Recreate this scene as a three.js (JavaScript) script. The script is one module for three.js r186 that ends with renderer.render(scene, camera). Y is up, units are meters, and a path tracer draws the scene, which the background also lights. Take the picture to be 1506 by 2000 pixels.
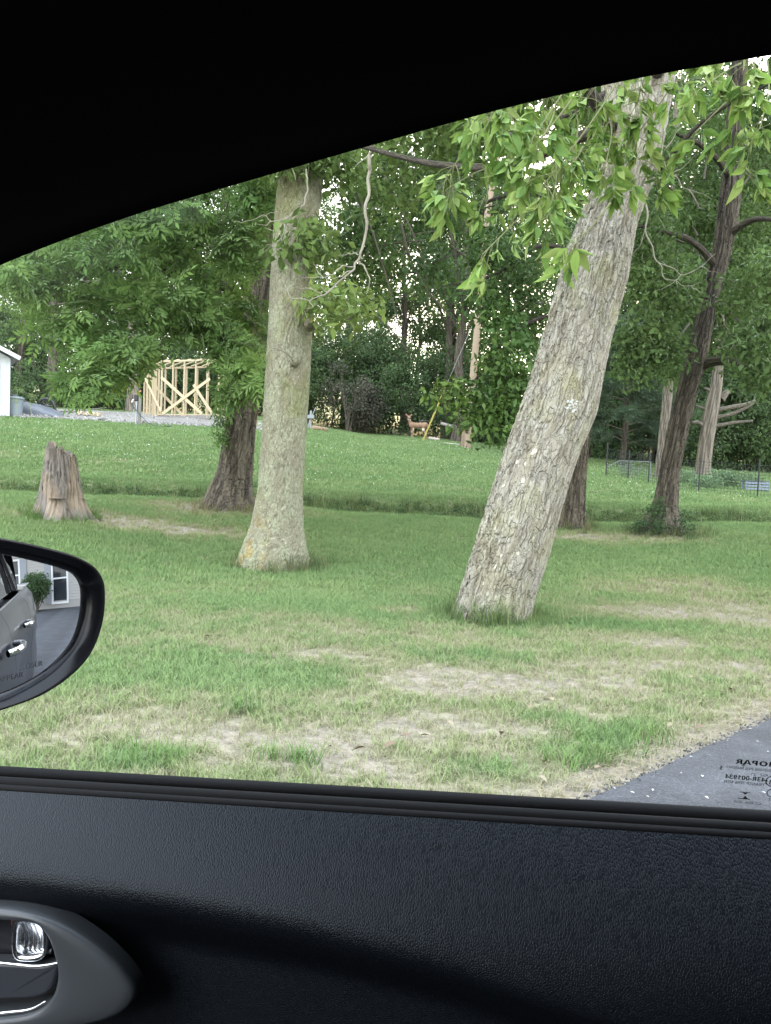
import * as THREE from 'three';
import { mergeGeometries, toCreasedNormals } from 'three/addons/utils/BufferGeometryUtils.js';
import { RoundedBoxGeometry } from 'three/addons/geometries/RoundedBoxGeometry.js';
import { ImprovedNoise } from 'three/addons/math/ImprovedNoise.js';
import { MarchingCubes } from 'three/addons/objects/MarchingCubes.js';
import { FontLoader } from 'three/addons/loaders/FontLoader.js';
import { TextGeometry } from 'three/addons/geometries/TextGeometry.js';

const V = (x, y, z) => new THREE.Vector3(x, y, z);
const R = Math.PI / 180;
const scene = new THREE.Scene();

// ---------- camera: a phone held inside the car, looking out of the passenger window ----------
const EYE = V(0, 1.15, 0), FOCAL = 1511;
const camera = new THREE.PerspectiveCamera(2 * Math.atan(1000 / FOCAL) / R, 1506 / 2000, 0.02, 2000);
camera.position.copy(EYE);
camera.rotation.set(-2 * R, 0, 2 * R, 'YXZ');
camera.updateMatrixWorld(true);

// ---------- sky: pale early evening sky, sun low behind the wood ----------
const SUN = V(0.285, 0.2, -0.95).normalize();
{
  const w = 512, h = 256, d = new Float32Array(w * h * 4);
  for (let j = 0; j < h; j++) for (let i = 0; i < w; i++) {
    const el = ((j + 0.5) / h - 0.5) * Math.PI, az = ((i + 0.5) / w - 0.5) * 2 * Math.PI;
    const v = V(Math.cos(el) * Math.cos(az), Math.sin(el), Math.cos(el) * Math.sin(az));
    const up = Math.max(0, v.y), t = Math.pow(up, 0.7), a = Math.max(0, v.dot(SUN));
    const glow = 1.2 * Math.pow(a, 30) + 0.35 * Math.pow(a, 6);
    const k = v.y < 0 ? 0.35 : 1, o = 4 * (j * w + i);
    d[o] = k * (1.02 - 0.31 * t + glow * 1.0);
    d[o + 1] = k * (1.0 - 0.17 * t + glow * 0.78);
    d[o + 2] = k * (0.93 + 0.06 * t + glow * 0.42);
    d[o + 3] = 1;
  }
  const sky = new THREE.DataTexture(d, w, h, THREE.RGBAFormat, THREE.FloatType);
  sky.mapping = THREE.EquirectangularReflectionMapping;
  sky.magFilter = THREE.LinearFilter;
  sky.needsUpdate = true;
  scene.background = sky;
  scene.environment = sky;
}
const sun = new THREE.DirectionalLight(0xffd69c, 3.4);
sun.position.copy(SUN).multiplyScalar(120);
sun.castShadow = true;
sun.shadow.radius = 3;
Object.assign(sun.shadow.camera, { left: -60, right: 60, top: 60, bottom: -60, near: 1, far: 260 });
sun.shadow.mapSize.set(2048, 2048);
scene.add(sun);

const renderer = new THREE.WebGLRenderer({ antialias: true });
renderer.setSize(771, 1024);
renderer.toneMapping = THREE.LinearToneMapping;
renderer.toneMappingExposure = 6.2;
renderer.shadowMap.enabled = true;

// ---------- helpers ----------
function rng(seed) { let a = seed >>> 0; return () => { a = (a + 0x6D2B79F5) | 0; let t = Math.imul(a ^ (a >>> 15), 1 | a); t = (t + Math.imul(t ^ (t >>> 7), 61 | t)) ^ t; return ((t ^ (t >>> 14)) >>> 0) / 4294967296; }; }
const perlin = new ImprovedNoise();
const n3 = (x, y, z) => perlin.noise(x, y, z);
const fbm = (x, y, z, o = 4) => { let s = 0, a = 0.5, f = 1; for (let i = 0; i < o; i++) { s += a * perlin.noise(x * f, y * f, z * f); a *= 0.5; f *= 2.03; } return s; };
const clamp = (x, a = 0, b = 1) => Math.min(b, Math.max(a, x));
const lerp = (a, b, t) => a + (b - a) * t;
const smooth = (a, b, x) => { const t = clamp((x - a) / (b - a)); return t * t * (3 - 2 * t); };
const mix3 = (a, b, t) => [lerp(a[0], b[0], t), lerp(a[1], b[1], t), lerp(a[2], b[2], t)];
// a point of the place, from the photograph's column and row and its distance ahead of the camera in metres
const CM = camera.matrixWorld.clone();
function sight(px, py) { return V((px - 753) / FOCAL, -(py - 1000) / FOCAL, -1).transformDirection(CM); }
function at(px, py, d) { const r = sight(px, py); return r.multiplyScalar(d / -r.z).add(EYE); }

const used = {};
function numbered(n) { const k = used[n] = (used[n] ?? -1) + 1; return k ? n + '_' + String(k).padStart(3, '0') : n; }
function tag(o, label, category, group, kind) { if (label) o.userData.label = label; if (category) o.userData.category = category; if (group) o.userData.group = group; if (kind) o.userData.kind = kind; return o; }
function thing(name, label, category, pos = V(0, 0, 0), group) { const g = new THREE.Group(); g.name = numbered(name); g.position.copy(pos); tag(g, label, category, group); scene.add(g); return g; }
function mesh(name, geo, mat, parent = scene) { const m = new THREE.Mesh(geo, mat); m.name = parent === scene ? numbered(name) : name; m.castShadow = m.receiveShadow = true; parent.add(m); return m; }
const inst = (name, geo, mat, mats, colors, parent = scene) => {
  const m = new THREE.InstancedMesh(geo, mat, mats.length); m.name = parent === scene ? numbered(name) : name; m.castShadow = m.receiveShadow = true; m.userData.kind = 'stuff';
  const c = new THREE.Color();
  for (let i = 0; i < mats.length; i++) { m.setMatrixAt(i, mats[i]); if (colors) { c.setRGB(...colors[i]); m.setColorAt(i, c); } }
  m.frustumCulled = false; parent.add(m); return m;
};
const box = (x0, x1, y0, y1, z0, z1) => new THREE.BoxGeometry(x1 - x0, y1 - y0, z1 - z0).translate((x0 + x1) / 2, (y0 + y1) / 2, (z0 + z1) / 2);
const rbox = (w, h, d, r = 0.01, x = 0, y = 0, z = 0, s = 2) => new RoundedBoxGeometry(w, h, d, s, Math.min(r, w / 2.01, h / 2.01, d / 2.01)).translate(x, y, z);
function join(list) { return mergeGeometries(list.map((g) => { g = g.index ? g.toNonIndexed() : g; for (const k of Object.keys(g.attributes)) if (!['position', 'normal', 'uv'].includes(k)) g.deleteAttribute(k); return g; })); }
// a bar of rectangular section between two points
function bar(a, b, w, t, roll = 0) {
  const g = new THREE.BoxGeometry(w, a.distanceTo(b), t); g.rotateY(roll);
  const q = new THREE.Quaternion().setFromUnitVectors(V(0, 1, 0), b.clone().sub(a).normalize());
  return g.applyQuaternion(q).translate((a.x + b.x) / 2, (a.y + b.y) / 2, (a.z + b.z) / 2);
}
const mat4 = (p, e, s) => { const q = e.isQuaternion ? e : new THREE.Quaternion().setFromEuler(e); return new THREE.Matrix4().compose(p, q, typeof s === 'number' ? V(s, s, s) : s); };

// raw triangle soup with shared vertices
class Soup {
  constructor() { this.p = []; this.u = []; this.i = []; this.c = []; this.n = []; }
  v(x, y, z, u = 0, w = 0) { this.p.push(x, y, z); this.u.push(u, w); return this.p.length / 3 - 1; }
  tri(a, b, c) { this.i.push(a, b, c); }
  quad(a, b, c, d) { this.i.push(a, b, c, a, c, d); }
  build(normals = true) {
    const g = new THREE.BufferGeometry();
    g.setAttribute('position', new THREE.Float32BufferAttribute(this.p, 3));
    g.setAttribute('uv', new THREE.Float32BufferAttribute(this.u, 2));
    if (this.c.length) g.setAttribute('color', new THREE.Float32BufferAttribute(this.c, 3));
    g.setIndex(this.i); if (normals) g.computeVertexNormals(); return g;
  }
}
// a tapered round limb along points; radii per point; wob(angle, ring position, length) adds to the radius; tile is the bark texture's size in metres
function limb(points, radii, { segs = 12, rings = 0, wob = null, tile = 1, cap = true, color = null, soup = null } = {}) {
  const curve = new THREE.CatmullRomCurve3(points, false, 'centripetal'), len = curve.getLength();
  const nr = rings || Math.max(points.length * 3, 6), S = soup || new Soup(), start = S.p.length / 3;
  const rad = (t) => { const f = t * (radii.length - 1), k = Math.min(radii.length - 2, Math.floor(f)); return lerp(radii[k], radii[k + 1], f - k); };
  const circ = Math.max(1, Math.round(2 * Math.PI * rad(0.3) / tile));
  let T = curve.getTangent(0), N = V(1, 0, 0); if (Math.abs(T.x) > 0.9) N.set(0, 0, 1); N.addScaledVector(T, -N.dot(T)).normalize();
  const P = V(0, 0, 0); let run = 0, prev = null;
  for (let j = 0; j <= nr; j++) {
    const t = j / nr; T = curve.getTangent(t); N.addScaledVector(T, -N.dot(T)).normalize(); const B = T.clone().cross(N), C = curve.getPoint(t); if (prev) run += prev.distanceTo(C); prev = C;
    for (let i = 0; i <= segs; i++) {
      const a = i / segs * 2 * Math.PI, ca = Math.cos(a), sa = Math.sin(a);
      let r = rad(t); if (wob) r += wob(i === segs ? 0 : a, t, run, r, C);
      P.copy(C).addScaledVector(N, ca * r).addScaledVector(B, sa * r);
      S.v(P.x, P.y, P.z, i / segs * circ, run / tile);
      if (color) S.c.push(...color(P, a, t, run));
    }
  }
  const w = segs + 1;
  for (let j = 0; j < nr; j++) for (let i = 0; i < segs; i++) { const a = start + j * w + i; S.quad(a, a + 1, a + w + 1, a + w); }
  if (cap) { const e = curve.getPoint(1), k = S.v(e.x, e.y, e.z, 0, len / tile); if (color) S.c.push(...color(e, 0, 1, len)); for (let i = 0; i < segs; i++) S.tri(start + nr * w + i, start + nr * w + i + 1, k); }
  if (soup) return S;
  const g = S.build();
  // close the seam's normals
  const nn = g.attributes.normal; for (let j = 0; j <= nr; j++) { const a = j * w, b = a + segs; const x = nn.getX(a) + nn.getX(b), y = nn.getY(a) + nn.getY(b), z = nn.getZ(a) + nn.getZ(b), l = Math.hypot(x, y, z) || 1; nn.setXYZ(a, x / l, y / l, z / l); nn.setXYZ(b, x / l, y / l, z / l); }
  return g;
}
// periodic value noise for textures that repeat
function lattice(seed) { const r = rng(seed), t = new Float32Array(65536); for (let i = 0; i < 65536; i++) t[i] = r(); return t; }
const LT = lattice(77);
function pn(x, y, px, py, s = 0) {
  const xi = Math.floor(x), yi = Math.floor(y), fx = x - xi, fy = y - yi, ux = fx * fx * (3 - 2 * fx), uy = fy * fy * (3 - 2 * fy);
  const h = (a, b) => LT[(((a % px) + px) % px * 197 + ((b % py) + py) % py * 8731 + s * 3571) & 65535];
  return lerp(lerp(h(xi, yi), h(xi + 1, yi), ux), lerp(h(xi, yi + 1), h(xi + 1, yi + 1), ux), uy);
}
const pf = (u, v, px, py, s, o = 4) => { let t = 0, a = 0.5, n = 0; for (let i = 0; i < o; i++) { t += a * pn(u * px, v * py, px, py, s + i); n += a; a *= 0.55; px *= 2; py *= 2; } return t / n; };
function texture(w, h, fn, srgb = true) {
  const d = new Uint8Array(w * h * 4);
  for (let j = 0; j < h; j++) for (let i = 0; i < w; i++) { const c = fn(i / w, j / h), o = 4 * (j * w + i); if (typeof c === 'number') d[o] = d[o + 1] = d[o + 2] = clamp(c) * 255; else for (let k = 0; k < 3; k++) d[o + k] = clamp(c[k]) * 255; d[o + 3] = 255; }
  const t = new THREE.DataTexture(d, w, h, THREE.RGBAFormat); t.wrapS = t.wrapT = THREE.RepeatWrapping; t.magFilter = THREE.LinearFilter; t.minFilter = THREE.LinearMipmapLinearFilter; t.generateMipmaps = true;
  if (srgb) t.colorSpace = THREE.SRGBColorSpace; t.needsUpdate = true; return t;
}
const rep = (t, x, y) => { t = t.clone(); t.repeat.set(x, y ?? x); t.needsUpdate = true; return t; };
const lin = (r, g, b) => new THREE.Color().setRGB(r, g, b);
const std = (c, rough = 0.8, o = {}) => new THREE.MeshStandardMaterial({ color: Array.isArray(c) ? lin(...c) : c, roughness: rough, ...o });
const phys = (c, rough = 0.8, o = {}) => new THREE.MeshPhysicalMaterial({ color: Array.isArray(c) ? lin(...c) : c, roughness: rough, ...o });

// ---------- terrain ----------
const GD = [-40, 7, 10, 12, 13.5, 15, 16.5, 18, 22, 26, 31, 36, 42, 48, 60, 90, 220], GS = [-0.5, -0.2, 0, 0.2, 0.5];
const GH = [
  [0, 0.03, 0.26, 0.52, 0.65, 0.75, 0.85, 1.12, 1.9, 2.6, 3.3, 4.0, 4.6, 5.2, 6.4, 9.6, 26],
  [0, 0.0, 0.03, 0.27, 0.52, 0.72, 0.83, 1.08, 1.75, 2.45, 3.2, 3.9, 4.5, 5.1, 6.3, 9.4, 26],
  [0, 0.0, 0.02, 0.18, 0.38, 0.56, 0.72, 0.94, 1.4, 1.95, 2.6, 3.2, 3.68, 4.15, 5.3, 8.4, 24],
  [0, 0.0, 0.02, 0.15, 0.33, 0.47, 0.62, 0.85, 1.25, 1.72, 2.25, 2.7, 3.2, 3.7, 4.8, 7.8, 22],
  [0, 0.0, 0.05, 0.24, 0.46, 0.62, 0.74, 0.86, 1.15, 1.5, 1.9, 2.3, 2.75, 3.2, 4.3, 7, 20]];
function rowAt(row, d) { let k = 0; while (k < GD.length - 2 && d > GD[k + 1]) k++; const t = clamp((d - GD[k]) / (GD[k + 1] - GD[k])); const m = (i) => i <= 0 || i >= GD.length - 1 ? 0 : (row[i + 1] - row[i - 1]) / (GD[i + 1] - GD[i - 1]); const h = GD[k + 1] - GD[k], t2 = t * t, t3 = t2 * t; if (k === 0) return row[0]; return (2 * t3 - 3 * t2 + 1) * row[k] + (t3 - 2 * t2 + t) * h * (k === 1 ? 0 : m(k)) + (-2 * t3 + 3 * t2) * row[k + 1] + (t3 - t2) * h * m(k + 1); }
const swaleAt = (x) => 16.2 + 0.03 * x + 0.5 * n3(x * 0.16, 4.2, 0);
function ground(x, z) {
  const d = -z; if (d < 6.9) return 0.012 * fbm(x * 0.9, 0, z * 0.9, 2);
  const s = clamp(x / Math.max(d, 7), -0.5, 0.4999); let k = 0; while (s > GS[k + 1]) k++;
  const t = smooth(0, 1, (s - GS[k]) / (GS[k + 1] - GS[k])), h = lerp(rowAt(GH[k], d), rowAt(GH[k + 1], d), t);
  const q = d - swaleAt(x), ditch = -0.2 * Math.exp(-q * q / 0.5) + 0.09 * Math.exp(-(q - 1.2) * (q - 1.2) / 0.3);
  return h + ditch * smooth(60, 20, Math.abs(x)) + 0.012 * fbm(x * 0.9, 0, z * 0.9, 2) + 0.03 * smooth(9, 16, d) * n3(x * 0.5, 1, z * 0.5);
}
const onGround = (px, py, d) => { const p = at(px, py, d); p.y = ground(p.x, p.z); return p; };

// where the asphalt of the drive ends
const EDGE = [[-60, -1.5], [-12, -1.5], [-3, -1.3], [-0.9, -1.55], [0.46, -2.56], [1.0, -3.03], [2.46, -4.38], [4.6, -6.3], [9, -9], [18, -11], [60, -12]];
function edgeZ(x) { let k = 0; while (k < EDGE.length - 2 && x > EDGE[k + 1][0]) k++; const [x0, z0] = EDGE[k], [x1, z1] = EDGE[k + 1]; return lerp(z0, z1, clamp((x - x0) / (x1 - x0))) + 0.05 * fbm(x * 2.2, 3, 0, 4); }
const beyondEdge = (x, z) => edgeZ(x) - z; // metres of grass side

// how dry or bare the turf is: patches where the photograph shows them, over broken noise
const spot = (px, py, rx, rz, w) => { const r = sight(px, py), t = EYE.y / -r.y; return [r.x * t, r.z * t, rx, rz, w]; };
const BARE = [spot(640, 1285, 0.35, 0.25, 0.7), spot(900, 1418, 0.4, 0.14, 1.0), spot(1050, 1428, 0.16, 0.16, 0.8), spot(645, 1492, 0.3, 0.12, 0.9), spot(840, 1322, 0.4, 0.25, 0.8), spot(1290, 1255, 0.3, 0.2, 0.7), spot(1460, 1300, 0.3, 0.12, 0.8), spot(1280, 1195, 0.7, 0.5, 0.7), spot(1000, 1345, 0.6, 0.2, 0.6), spot(1150, 1300, 0.7, 0.25, 0.55), spot(620, 1440, 0.9, 0.18, 0.5), spot(780, 1190, 0.2, 0.2, 0.5), spot(1350, 1150, 0.8, 0.9, 0.6), spot(1480, 1200, 0.6, 0.9, 0.6), spot(1200, 1150, 0.5, 0.6, 0.5), spot(520, 1450, 0.5, 0.15, 0.45), spot(1130, 1330, 0.4, 0.2, 0.5), spot(400, 1250, 0.2, 0.15, 0.4), spot(590, 1275, 0.25, 0.15, 0.5)];
const LUSH = [spot(1190, 1440, 0.32, 0.22, 1), spot(1120, 1475, 0.2, 0.12, 0.6), spot(300, 1480, 0.16, 0.12, 0.7), spot(560, 1480, 0.12, 0.1, 0.6), spot(1230, 1225, 0.6, 0.2, 0.8), spot(1000, 1215, 0.9, 0.2, 0.8), spot(930, 1190, 0.5, 0.35, 0.9), spot(940, 1285, 0.8, 0.25, 0.5), spot(560, 1120, 0.5, 0.4, 0.8), spot(470, 1330, 0.7, 0.3, 0.5), spot(300, 1300, 0.9, 0.6, 0.4), spot(600, 1180, 1.6, 0.6, 0.5), spot(1030, 1410, 0.25, 0.2, 0.6), spot(980, 1500, 0.25, 0.12, 0.4)];
const sumSpots = (L, x, z) => { let s = 0; for (const [a, b, rx, rz, w] of L) { const q = ((x - a) / rx) ** 2 + ((z - b) / rz) ** 2; if (q < 9) s += w * Math.exp(-q); } return s; };
const DIRT = [[-3.9, -12.2, 1.6, 0.6], [-2.9, -14.2, 1.3, 0.7], [4.3, -13.6, 1.3, 0.6]]; // worn earth between the stump and the trees, and under the trees beside the garden
function dryness(x, z) {
  const d = -z, near = smooth(10.5, 5.5, d);
  const broken = 0.5 + 1.1 * fbm(x * 1.3, 9, z * 1.3, 4) + 0.5 * n3(x * 5, 2, z * 5);
  let v = near * (0.44 + 0.55 * (broken - 0.5)) + (1 - near) * (0.1 + 0.25 * (broken - 0.5));
  v += sumSpots(BARE, x, z) * (0.55 + 0.6 * broken) - sumSpots(LUSH, x, z) * 0.7;
  v += 0.8 * smooth(0.35, 0, beyondEdge(x, z)) * (0.5 + broken * 0.6) + 0.25 * smooth(1.3, 0.2, beyondEdge(x, z)) * broken;
  for (const [a, b, rx, rz] of DIRT) v += 0.95 * Math.exp(-(((x - a) / rx) ** 2) - ((z - b) / rz) ** 2) * (0.5 + broken);
  v += 0.35 * smooth(24, 20, d) * smooth(18, 21, d) * smooth(0.15, -0.2, n3(x * 0.35, 7, z * 0.5)) * broken;
  return clamp(v);
}
const SOIL = [0.255, 0.225, 0.18], STRAW = [0.28, 0.26, 0.175], THATCH = [0.16, 0.19, 0.085];
const soilNoise = texture(512, 512, (u, v) => { const a = pf(u, v, 24, 24, 3, 4), b = pf(u, v, 90, 90, 9, 2); const k = 0.72 + 0.35 * a + 0.22 * (b - 0.5); return [k, k * 0.99, k * 0.97]; });
const soilBump = texture(512, 512, (u, v) => 0.6 * pf(u, v, 40, 40, 21, 3) + 0.4 * pn(u * 120, v * 120, 120, 120, 5), false);
{
  const lines = (lo, hi, dense0, dense1, step, grow) => { const a = []; for (let x = dense0; x < dense1; x += step) a.push(x); a.push(dense1); let s = step, x = dense1; while (x < hi) { s *= grow; x += s; a.push(Math.min(x, hi)); } s = step; x = dense0; while (x > lo) { s *= grow; x -= s; a.unshift(Math.max(x, lo)); } return a; };
  const X = lines(-260, 260, -5, 5, 0.07, 1.055), Z = lines(-420, 160, -10, -1.2, 0.07, 1.03), S = new Soup();
  for (const z of Z) for (const x of X) {
    S.v(x, ground(x, z), z, x * 0.9, z * 0.9);
    const dry = dryness(x, z);
    const c = mix3(THATCH, mix3(STRAW, SOIL, smooth(0.55, 0.95, dry)), smooth(0.15, 0.7, dry));
    S.c.push(...c);
  }
  const n = X.length; for (let j = 0; j < Z.length - 1; j++) for (let i = 0; i < n - 1; i++) { const a = j * n + i; S.quad(a, a + n, a + n + 1, a + 1); }
  const m = mesh('ground', S.build(), std(0xffffff, 1, { vertexColors: true, map: soilNoise, bumpMap: soilBump, bumpScale: 0.012 }));
  tag(m, 'lawn ground with dry straw and bare earth patches', null, null, 'structure');
}
// the asphalt drive
const asphaltTex = texture(512, 512, (u, v) => { const a = pf(u, v, 6, 6, 31, 4), b = pn(u * 200, v * 200, 200, 200, 2), c = pn(u * 120, v * 120, 120, 120, 8); const st = smooth(0.56, 0.7, pf(u, v, 3, 3, 77, 4)); const k = 0.262 + 0.07 * (a - 0.5) + 0.11 * (b - 0.5) + (c > 0.9 ? 0.1 : 0) - 0.035 * st; return [k * 0.98, k, k * 1.06]; });
const asphaltBump = texture(512, 512, (u, v) => 0.5 * pn(u * 200, v * 200, 200, 200, 2) + 0.5 * pf(u, v, 60, 60, 14, 2), false);
{
  const S = new Soup(), X = []; for (let x = -60; x < -4; x += 2) X.push(x); for (let x = -4; x < 8; x += 0.035) X.push(x); for (let x = 8; x <= 60; x += 2) X.push(x);
  const rowsZ = [0, 0.02, 0.05, 0.3, 1, 3, 8, 20, 45];
  for (const x of X) for (const r of rowsZ) { const z = edgeZ(x) + 0.045 * fbm(x * 9, 1, 0, 3) + r; S.v(x, r === 0 ? -0.03 : r === 0.02 ? 0.018 : 0.032 + 0.003 * n3(x, 0, z), z, x * 1.1, z * 1.1); }
  const n = rowsZ.length; for (let i = 0; i < X.length - 1; i++) for (let j = 0; j < n - 1; j++) { const a = i * n + j; S.quad(a, a + 1, a + n + 1, a + n); }
  tag(mesh('driveway', S.build(), std(0xffffff, 0.92, { map: asphaltTex, bumpMap: asphaltBump, bumpScale: 0.004 })), 'dark bluish asphalt driveway', null, null, 'structure');
}

// ---------- turf: blades in tufts ----------
function tuft(seed, n, rad, h, w, lean) {
  const r = rng(seed), S = new Soup();
  for (let k = 0; k < n; k++) {
    const a = r() * 6.283, q = Math.sqrt(r()) * rad, x = Math.cos(a) * q, z = Math.sin(a) * q, b = r() * 6.283, hh = h * (0.5 + r() * 0.75), l = lean * hh * (0.3 + r() * 1.1), ww = w * (0.6 + 0.7 * r());
    const cx = Math.cos(b), cz = Math.sin(b), sx = -cz * ww / 2, sz = cx * ww / 2, d = r() < 0.2 ? 0.2 : 0;
    const a0 = S.v(x - sx, -0.006, z - sz), a1 = S.v(x + sx, -0.006, z + sz), b0 = S.v(x - sx * 0.8 + cx * l * 0.3, hh * 0.6, z - sz * 0.8 + cz * l * 0.3), b1 = S.v(x + sx * 0.8 + cx * l * 0.3, hh * 0.6, z + sz * 0.8 + cz * l * 0.3), t = S.v(x + cx * l, hh * (1 - d), z + cz * l);
    S.quad(a0, a1, b1, b0); S.tri(b0, b1, t);
  }
  return S.build();
}
const grassMat = phys([1, 1, 1], 1, { side: THREE.DoubleSide, transmission: 0.22, thickness: 0, specularIntensity: 0.35 });
const TREEFOOT = []; // [x, z, radius]: no turf inside trunks
function turf(name, label, seed, geos, d0, d1, perM2, size, over) {
  const r = rng(seed), M = geos.map(() => []), C = geos.map(() => []);
  const area = (d1 * d1 - d0 * d0) / 2 * 1.24, n = Math.round(area * perM2);
  for (let i = 0; i < n; i++) {
    const d = Math.sqrt(lerp(d0 * d0, d1 * d1, r())), x = (r() - 0.5) * 1.24 * d, z = -d, k = r(), k2 = r(), k3 = r(), k4 = r();
    if (beyondEdge(x, z) < 0.02) continue;
    if (over && over(x, z)) continue;
    const dry = dryness(x, z); if (k < smooth(0.45, 1.1, dry) * 0.72) continue;
    const s = size * (0.7 + 0.6 * k2) * lerp(1, 0.72, smooth(0.3, 0.8, dry));
    const tone = fbm(x * 0.45, 3, z * 0.45, 3), fine = n3(x * 4, 8, z * 4);
    let g = mix3([0.128, 0.208, 0.078], [0.185, 0.262, 0.105], clamp(0.5 + tone + 0.3 * fine + 0.3 * (k3 - 0.5)));
    const isDry = k4 < smooth(0.1, 0.75, dry) * 0.85;
    let c = isDry ? mix3([0.31, 0.285, 0.185], [0.24, 0.25, 0.14], k3) : mix3(g, [0.24, 0.27, 0.12], 0.75 * smooth(0.05, 0.6, dry));
    const v = 0.85 + 0.3 * k2; c = [c[0] * v, c[1] * v, c[2] * v];
    const gi = Math.floor(k3 * 0.999 * geos.length);
    M[gi].push(mat4(V(x, ground(x, z), z), new THREE.Euler((k - 0.5) * 0.25, k2 * 31, (k3 - 0.5) * 0.25), V(s, s * (0.75 + 0.5 * k4), s))); C[gi].push(c);
  }
  const g = new THREE.Group(); g.name = numbered(name); tag(g, label, 'grass', null, 'stuff'); scene.add(g);
  geos.forEach((ge, i) => inst('blades', ge, grassMat, M[i], C[i], g));
}

// ---------- the car the photograph is taken from ----------
let MIRROR_RAY;
const MIRROR_LOOK = V(1, -0.09, 0.13); // the way the mirror sends the view: back along the car
const YAW = 10.2 * R;                       // local x runs to the car's rear, local -z out of the passenger side
const car = thing('car', 'car with black interior whose passenger door, closed window and mirror frame the view', 'car', V(0, 0, 0));
car.rotation.y = -YAW; car.updateMatrixWorld(true);
const toCar = car.matrixWorld.clone().invert();
function carAt(px, py, z0, slope = 0, y0 = 0.95) { // where that line of sight meets the plane z = z0 + slope (y - y0) of the car
  const o = EYE.clone().applyMatrix4(toCar), r = sight(px, py).transformDirection(toCar);
  const t = (z0 + slope * (o.y - y0) - o.z) / (r.z - slope * r.y); return o.addScaledVector(r, t);
}
const GLASS_Z = -0.487, LEAN = 0.3;
const headliner = phys([0.0035, 0.0035, 0.004], 1, { specularIntensity: 0.2 });
const rubber = phys([0.004, 0.004, 0.0045], 0.75, { specularIntensity: 0.35 });
const grain = texture(1024, 1024, (u, v) => { // leather-like cells
  let best = 9, second = 9; const N = 64, x = u * N, y = v * N * 1.25, xi = Math.floor(x), yi = Math.floor(y), NY = N * 1.25;
  for (let a = -1; a <= 1; a++) for (let b = -1; b <= 1; b++) { const cx = ((xi + a) % N + N) % N, cy = ((yi + b) % NY + NY) % NY, jx = LT[(cx * 131 + cy * 7919) & 65535], jy = LT[(cx * 4657 + cy * 271 + 99) & 65535]; const q = Math.hypot(xi + a + jx - x, yi + b + jy - y); if (q < best) { second = best; best = q; } else if (q < second) second = q; }
  return 0.75 * smooth(0, 0.42, second - best) + 0.25 * pf(u, v, 90, 90, 12, 2);
}, false);
const panelMat = phys([0.0038, 0.005, 0.0075], 0.42, { bumpMap: grain, bumpScale: 0.0002, specularIntensity: 0.55, specularColor: lin(0.82, 0.92, 1) });  // blue sheen of the sky put into the base and specular colours
const softBlack = std([0.012, 0.012, 0.014], 0.7);
const paint = phys([0.022, 0.023, 0.025], 0.3, { metalness: 0.25, clearcoat: 0.35, clearcoatRoughness: 0.03, specularIntensity: 0.6 });
const glossBlack = phys([0.004, 0.004, 0.005], 0.2, { specularIntensity: 0.5 });
const chrome = std([0.8, 0.8, 0.82], 0.08, { metalness: 1 });
const satin = std([0.85, 0.86, 0.88], 0.22, { metalness: 1 });
const pane = phys([1, 1, 1], 0, { transmission: 1, thickness: 0, ior: 1.5, specularIntensity: 0.9 });
const tinted = phys([0.5, 0.55, 0.53], 0.02, { transmission: 1, thickness: 0, ior: 1.5 });

// sill of the window: two points of its line
const SILL = (x, z) => 0.9573 + 0.0476 * x;
// roof edge above the window, as a curve in the leaning plane of the glass
const headPx = [[-420, 720], [-200, 612], [0, 518], [250, 424], [500, 349], [753, 276], [1000, 208], [1250, 152], [1506, 108], [1800, 62], [2150, 25], [2600, 10]];
const head = headPx.map(([a, b]) => carAt(a, b, GLASS_Z, LEAN));
{
  // inner roof rail and headliner: a sheet that rises from the window's upper edge and spans the cabin
  const S = new Soup(), curve = new THREE.CatmullRomCurve3(head), n = 60;
  const prof = [[-0.045, 0.06], [-0.03, 0.036], [-0.006, 0.005], [0, 0.0], [0.006, 0.007], [0.02, 0.028], [0.06, 0.05], [0.15, 0.075], [0.35, 0.1], [0.75, 0.105], [1.1, 0.08], [1.3, 0.03], [1.42, -0.04]];
  for (let i = 0; i <= n; i++) { const p = curve.getPoint(i / n); for (const [dz, dy] of prof) { const rise = dz > 0.1 ? (1.455 - p.y) * smooth(0.1, 0.5, dz) * 0.8 : 0; S.v(p.x, p.y + dy + rise, p.z + dz, p.x, dz); } }
  const w = prof.length; for (let i = 0; i < n; i++) for (let j = 0; j < w - 1; j++) { const a = i * w + j; S.quad(a, a + 1, a + w + 1, a + w); }
  mesh('headliner', S.build(), headliner, car);
  const O = new Soup(), outer = [[-0.046, 0.062], [-0.04, 0.07], [0.03, 0.1], [0.15, 0.13], [0.5, 0.15], [0.9, 0.15], [1.25, 0.1], [1.45, -0.02]];
  for (let i = 0; i <= n; i++) { const p = curve.getPoint(i / n); for (const [dz, dy] of outer) { const rise = dz > 0.1 ? (1.455 - p.y) * smooth(0.1, 0.5, dz) * 0.8 : 0; O.v(p.x, p.y + dy + rise, p.z + dz); } }
  const w2 = outer.length; for (let i = 0; i < n; i++) for (let j = 0; j < w2 - 1; j++) { const a = i * w2 + j; O.quad(a, a + w2, a + w2 + 1, a + 1); }
  mesh('roof', O.build(), paint, car);
}
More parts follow.
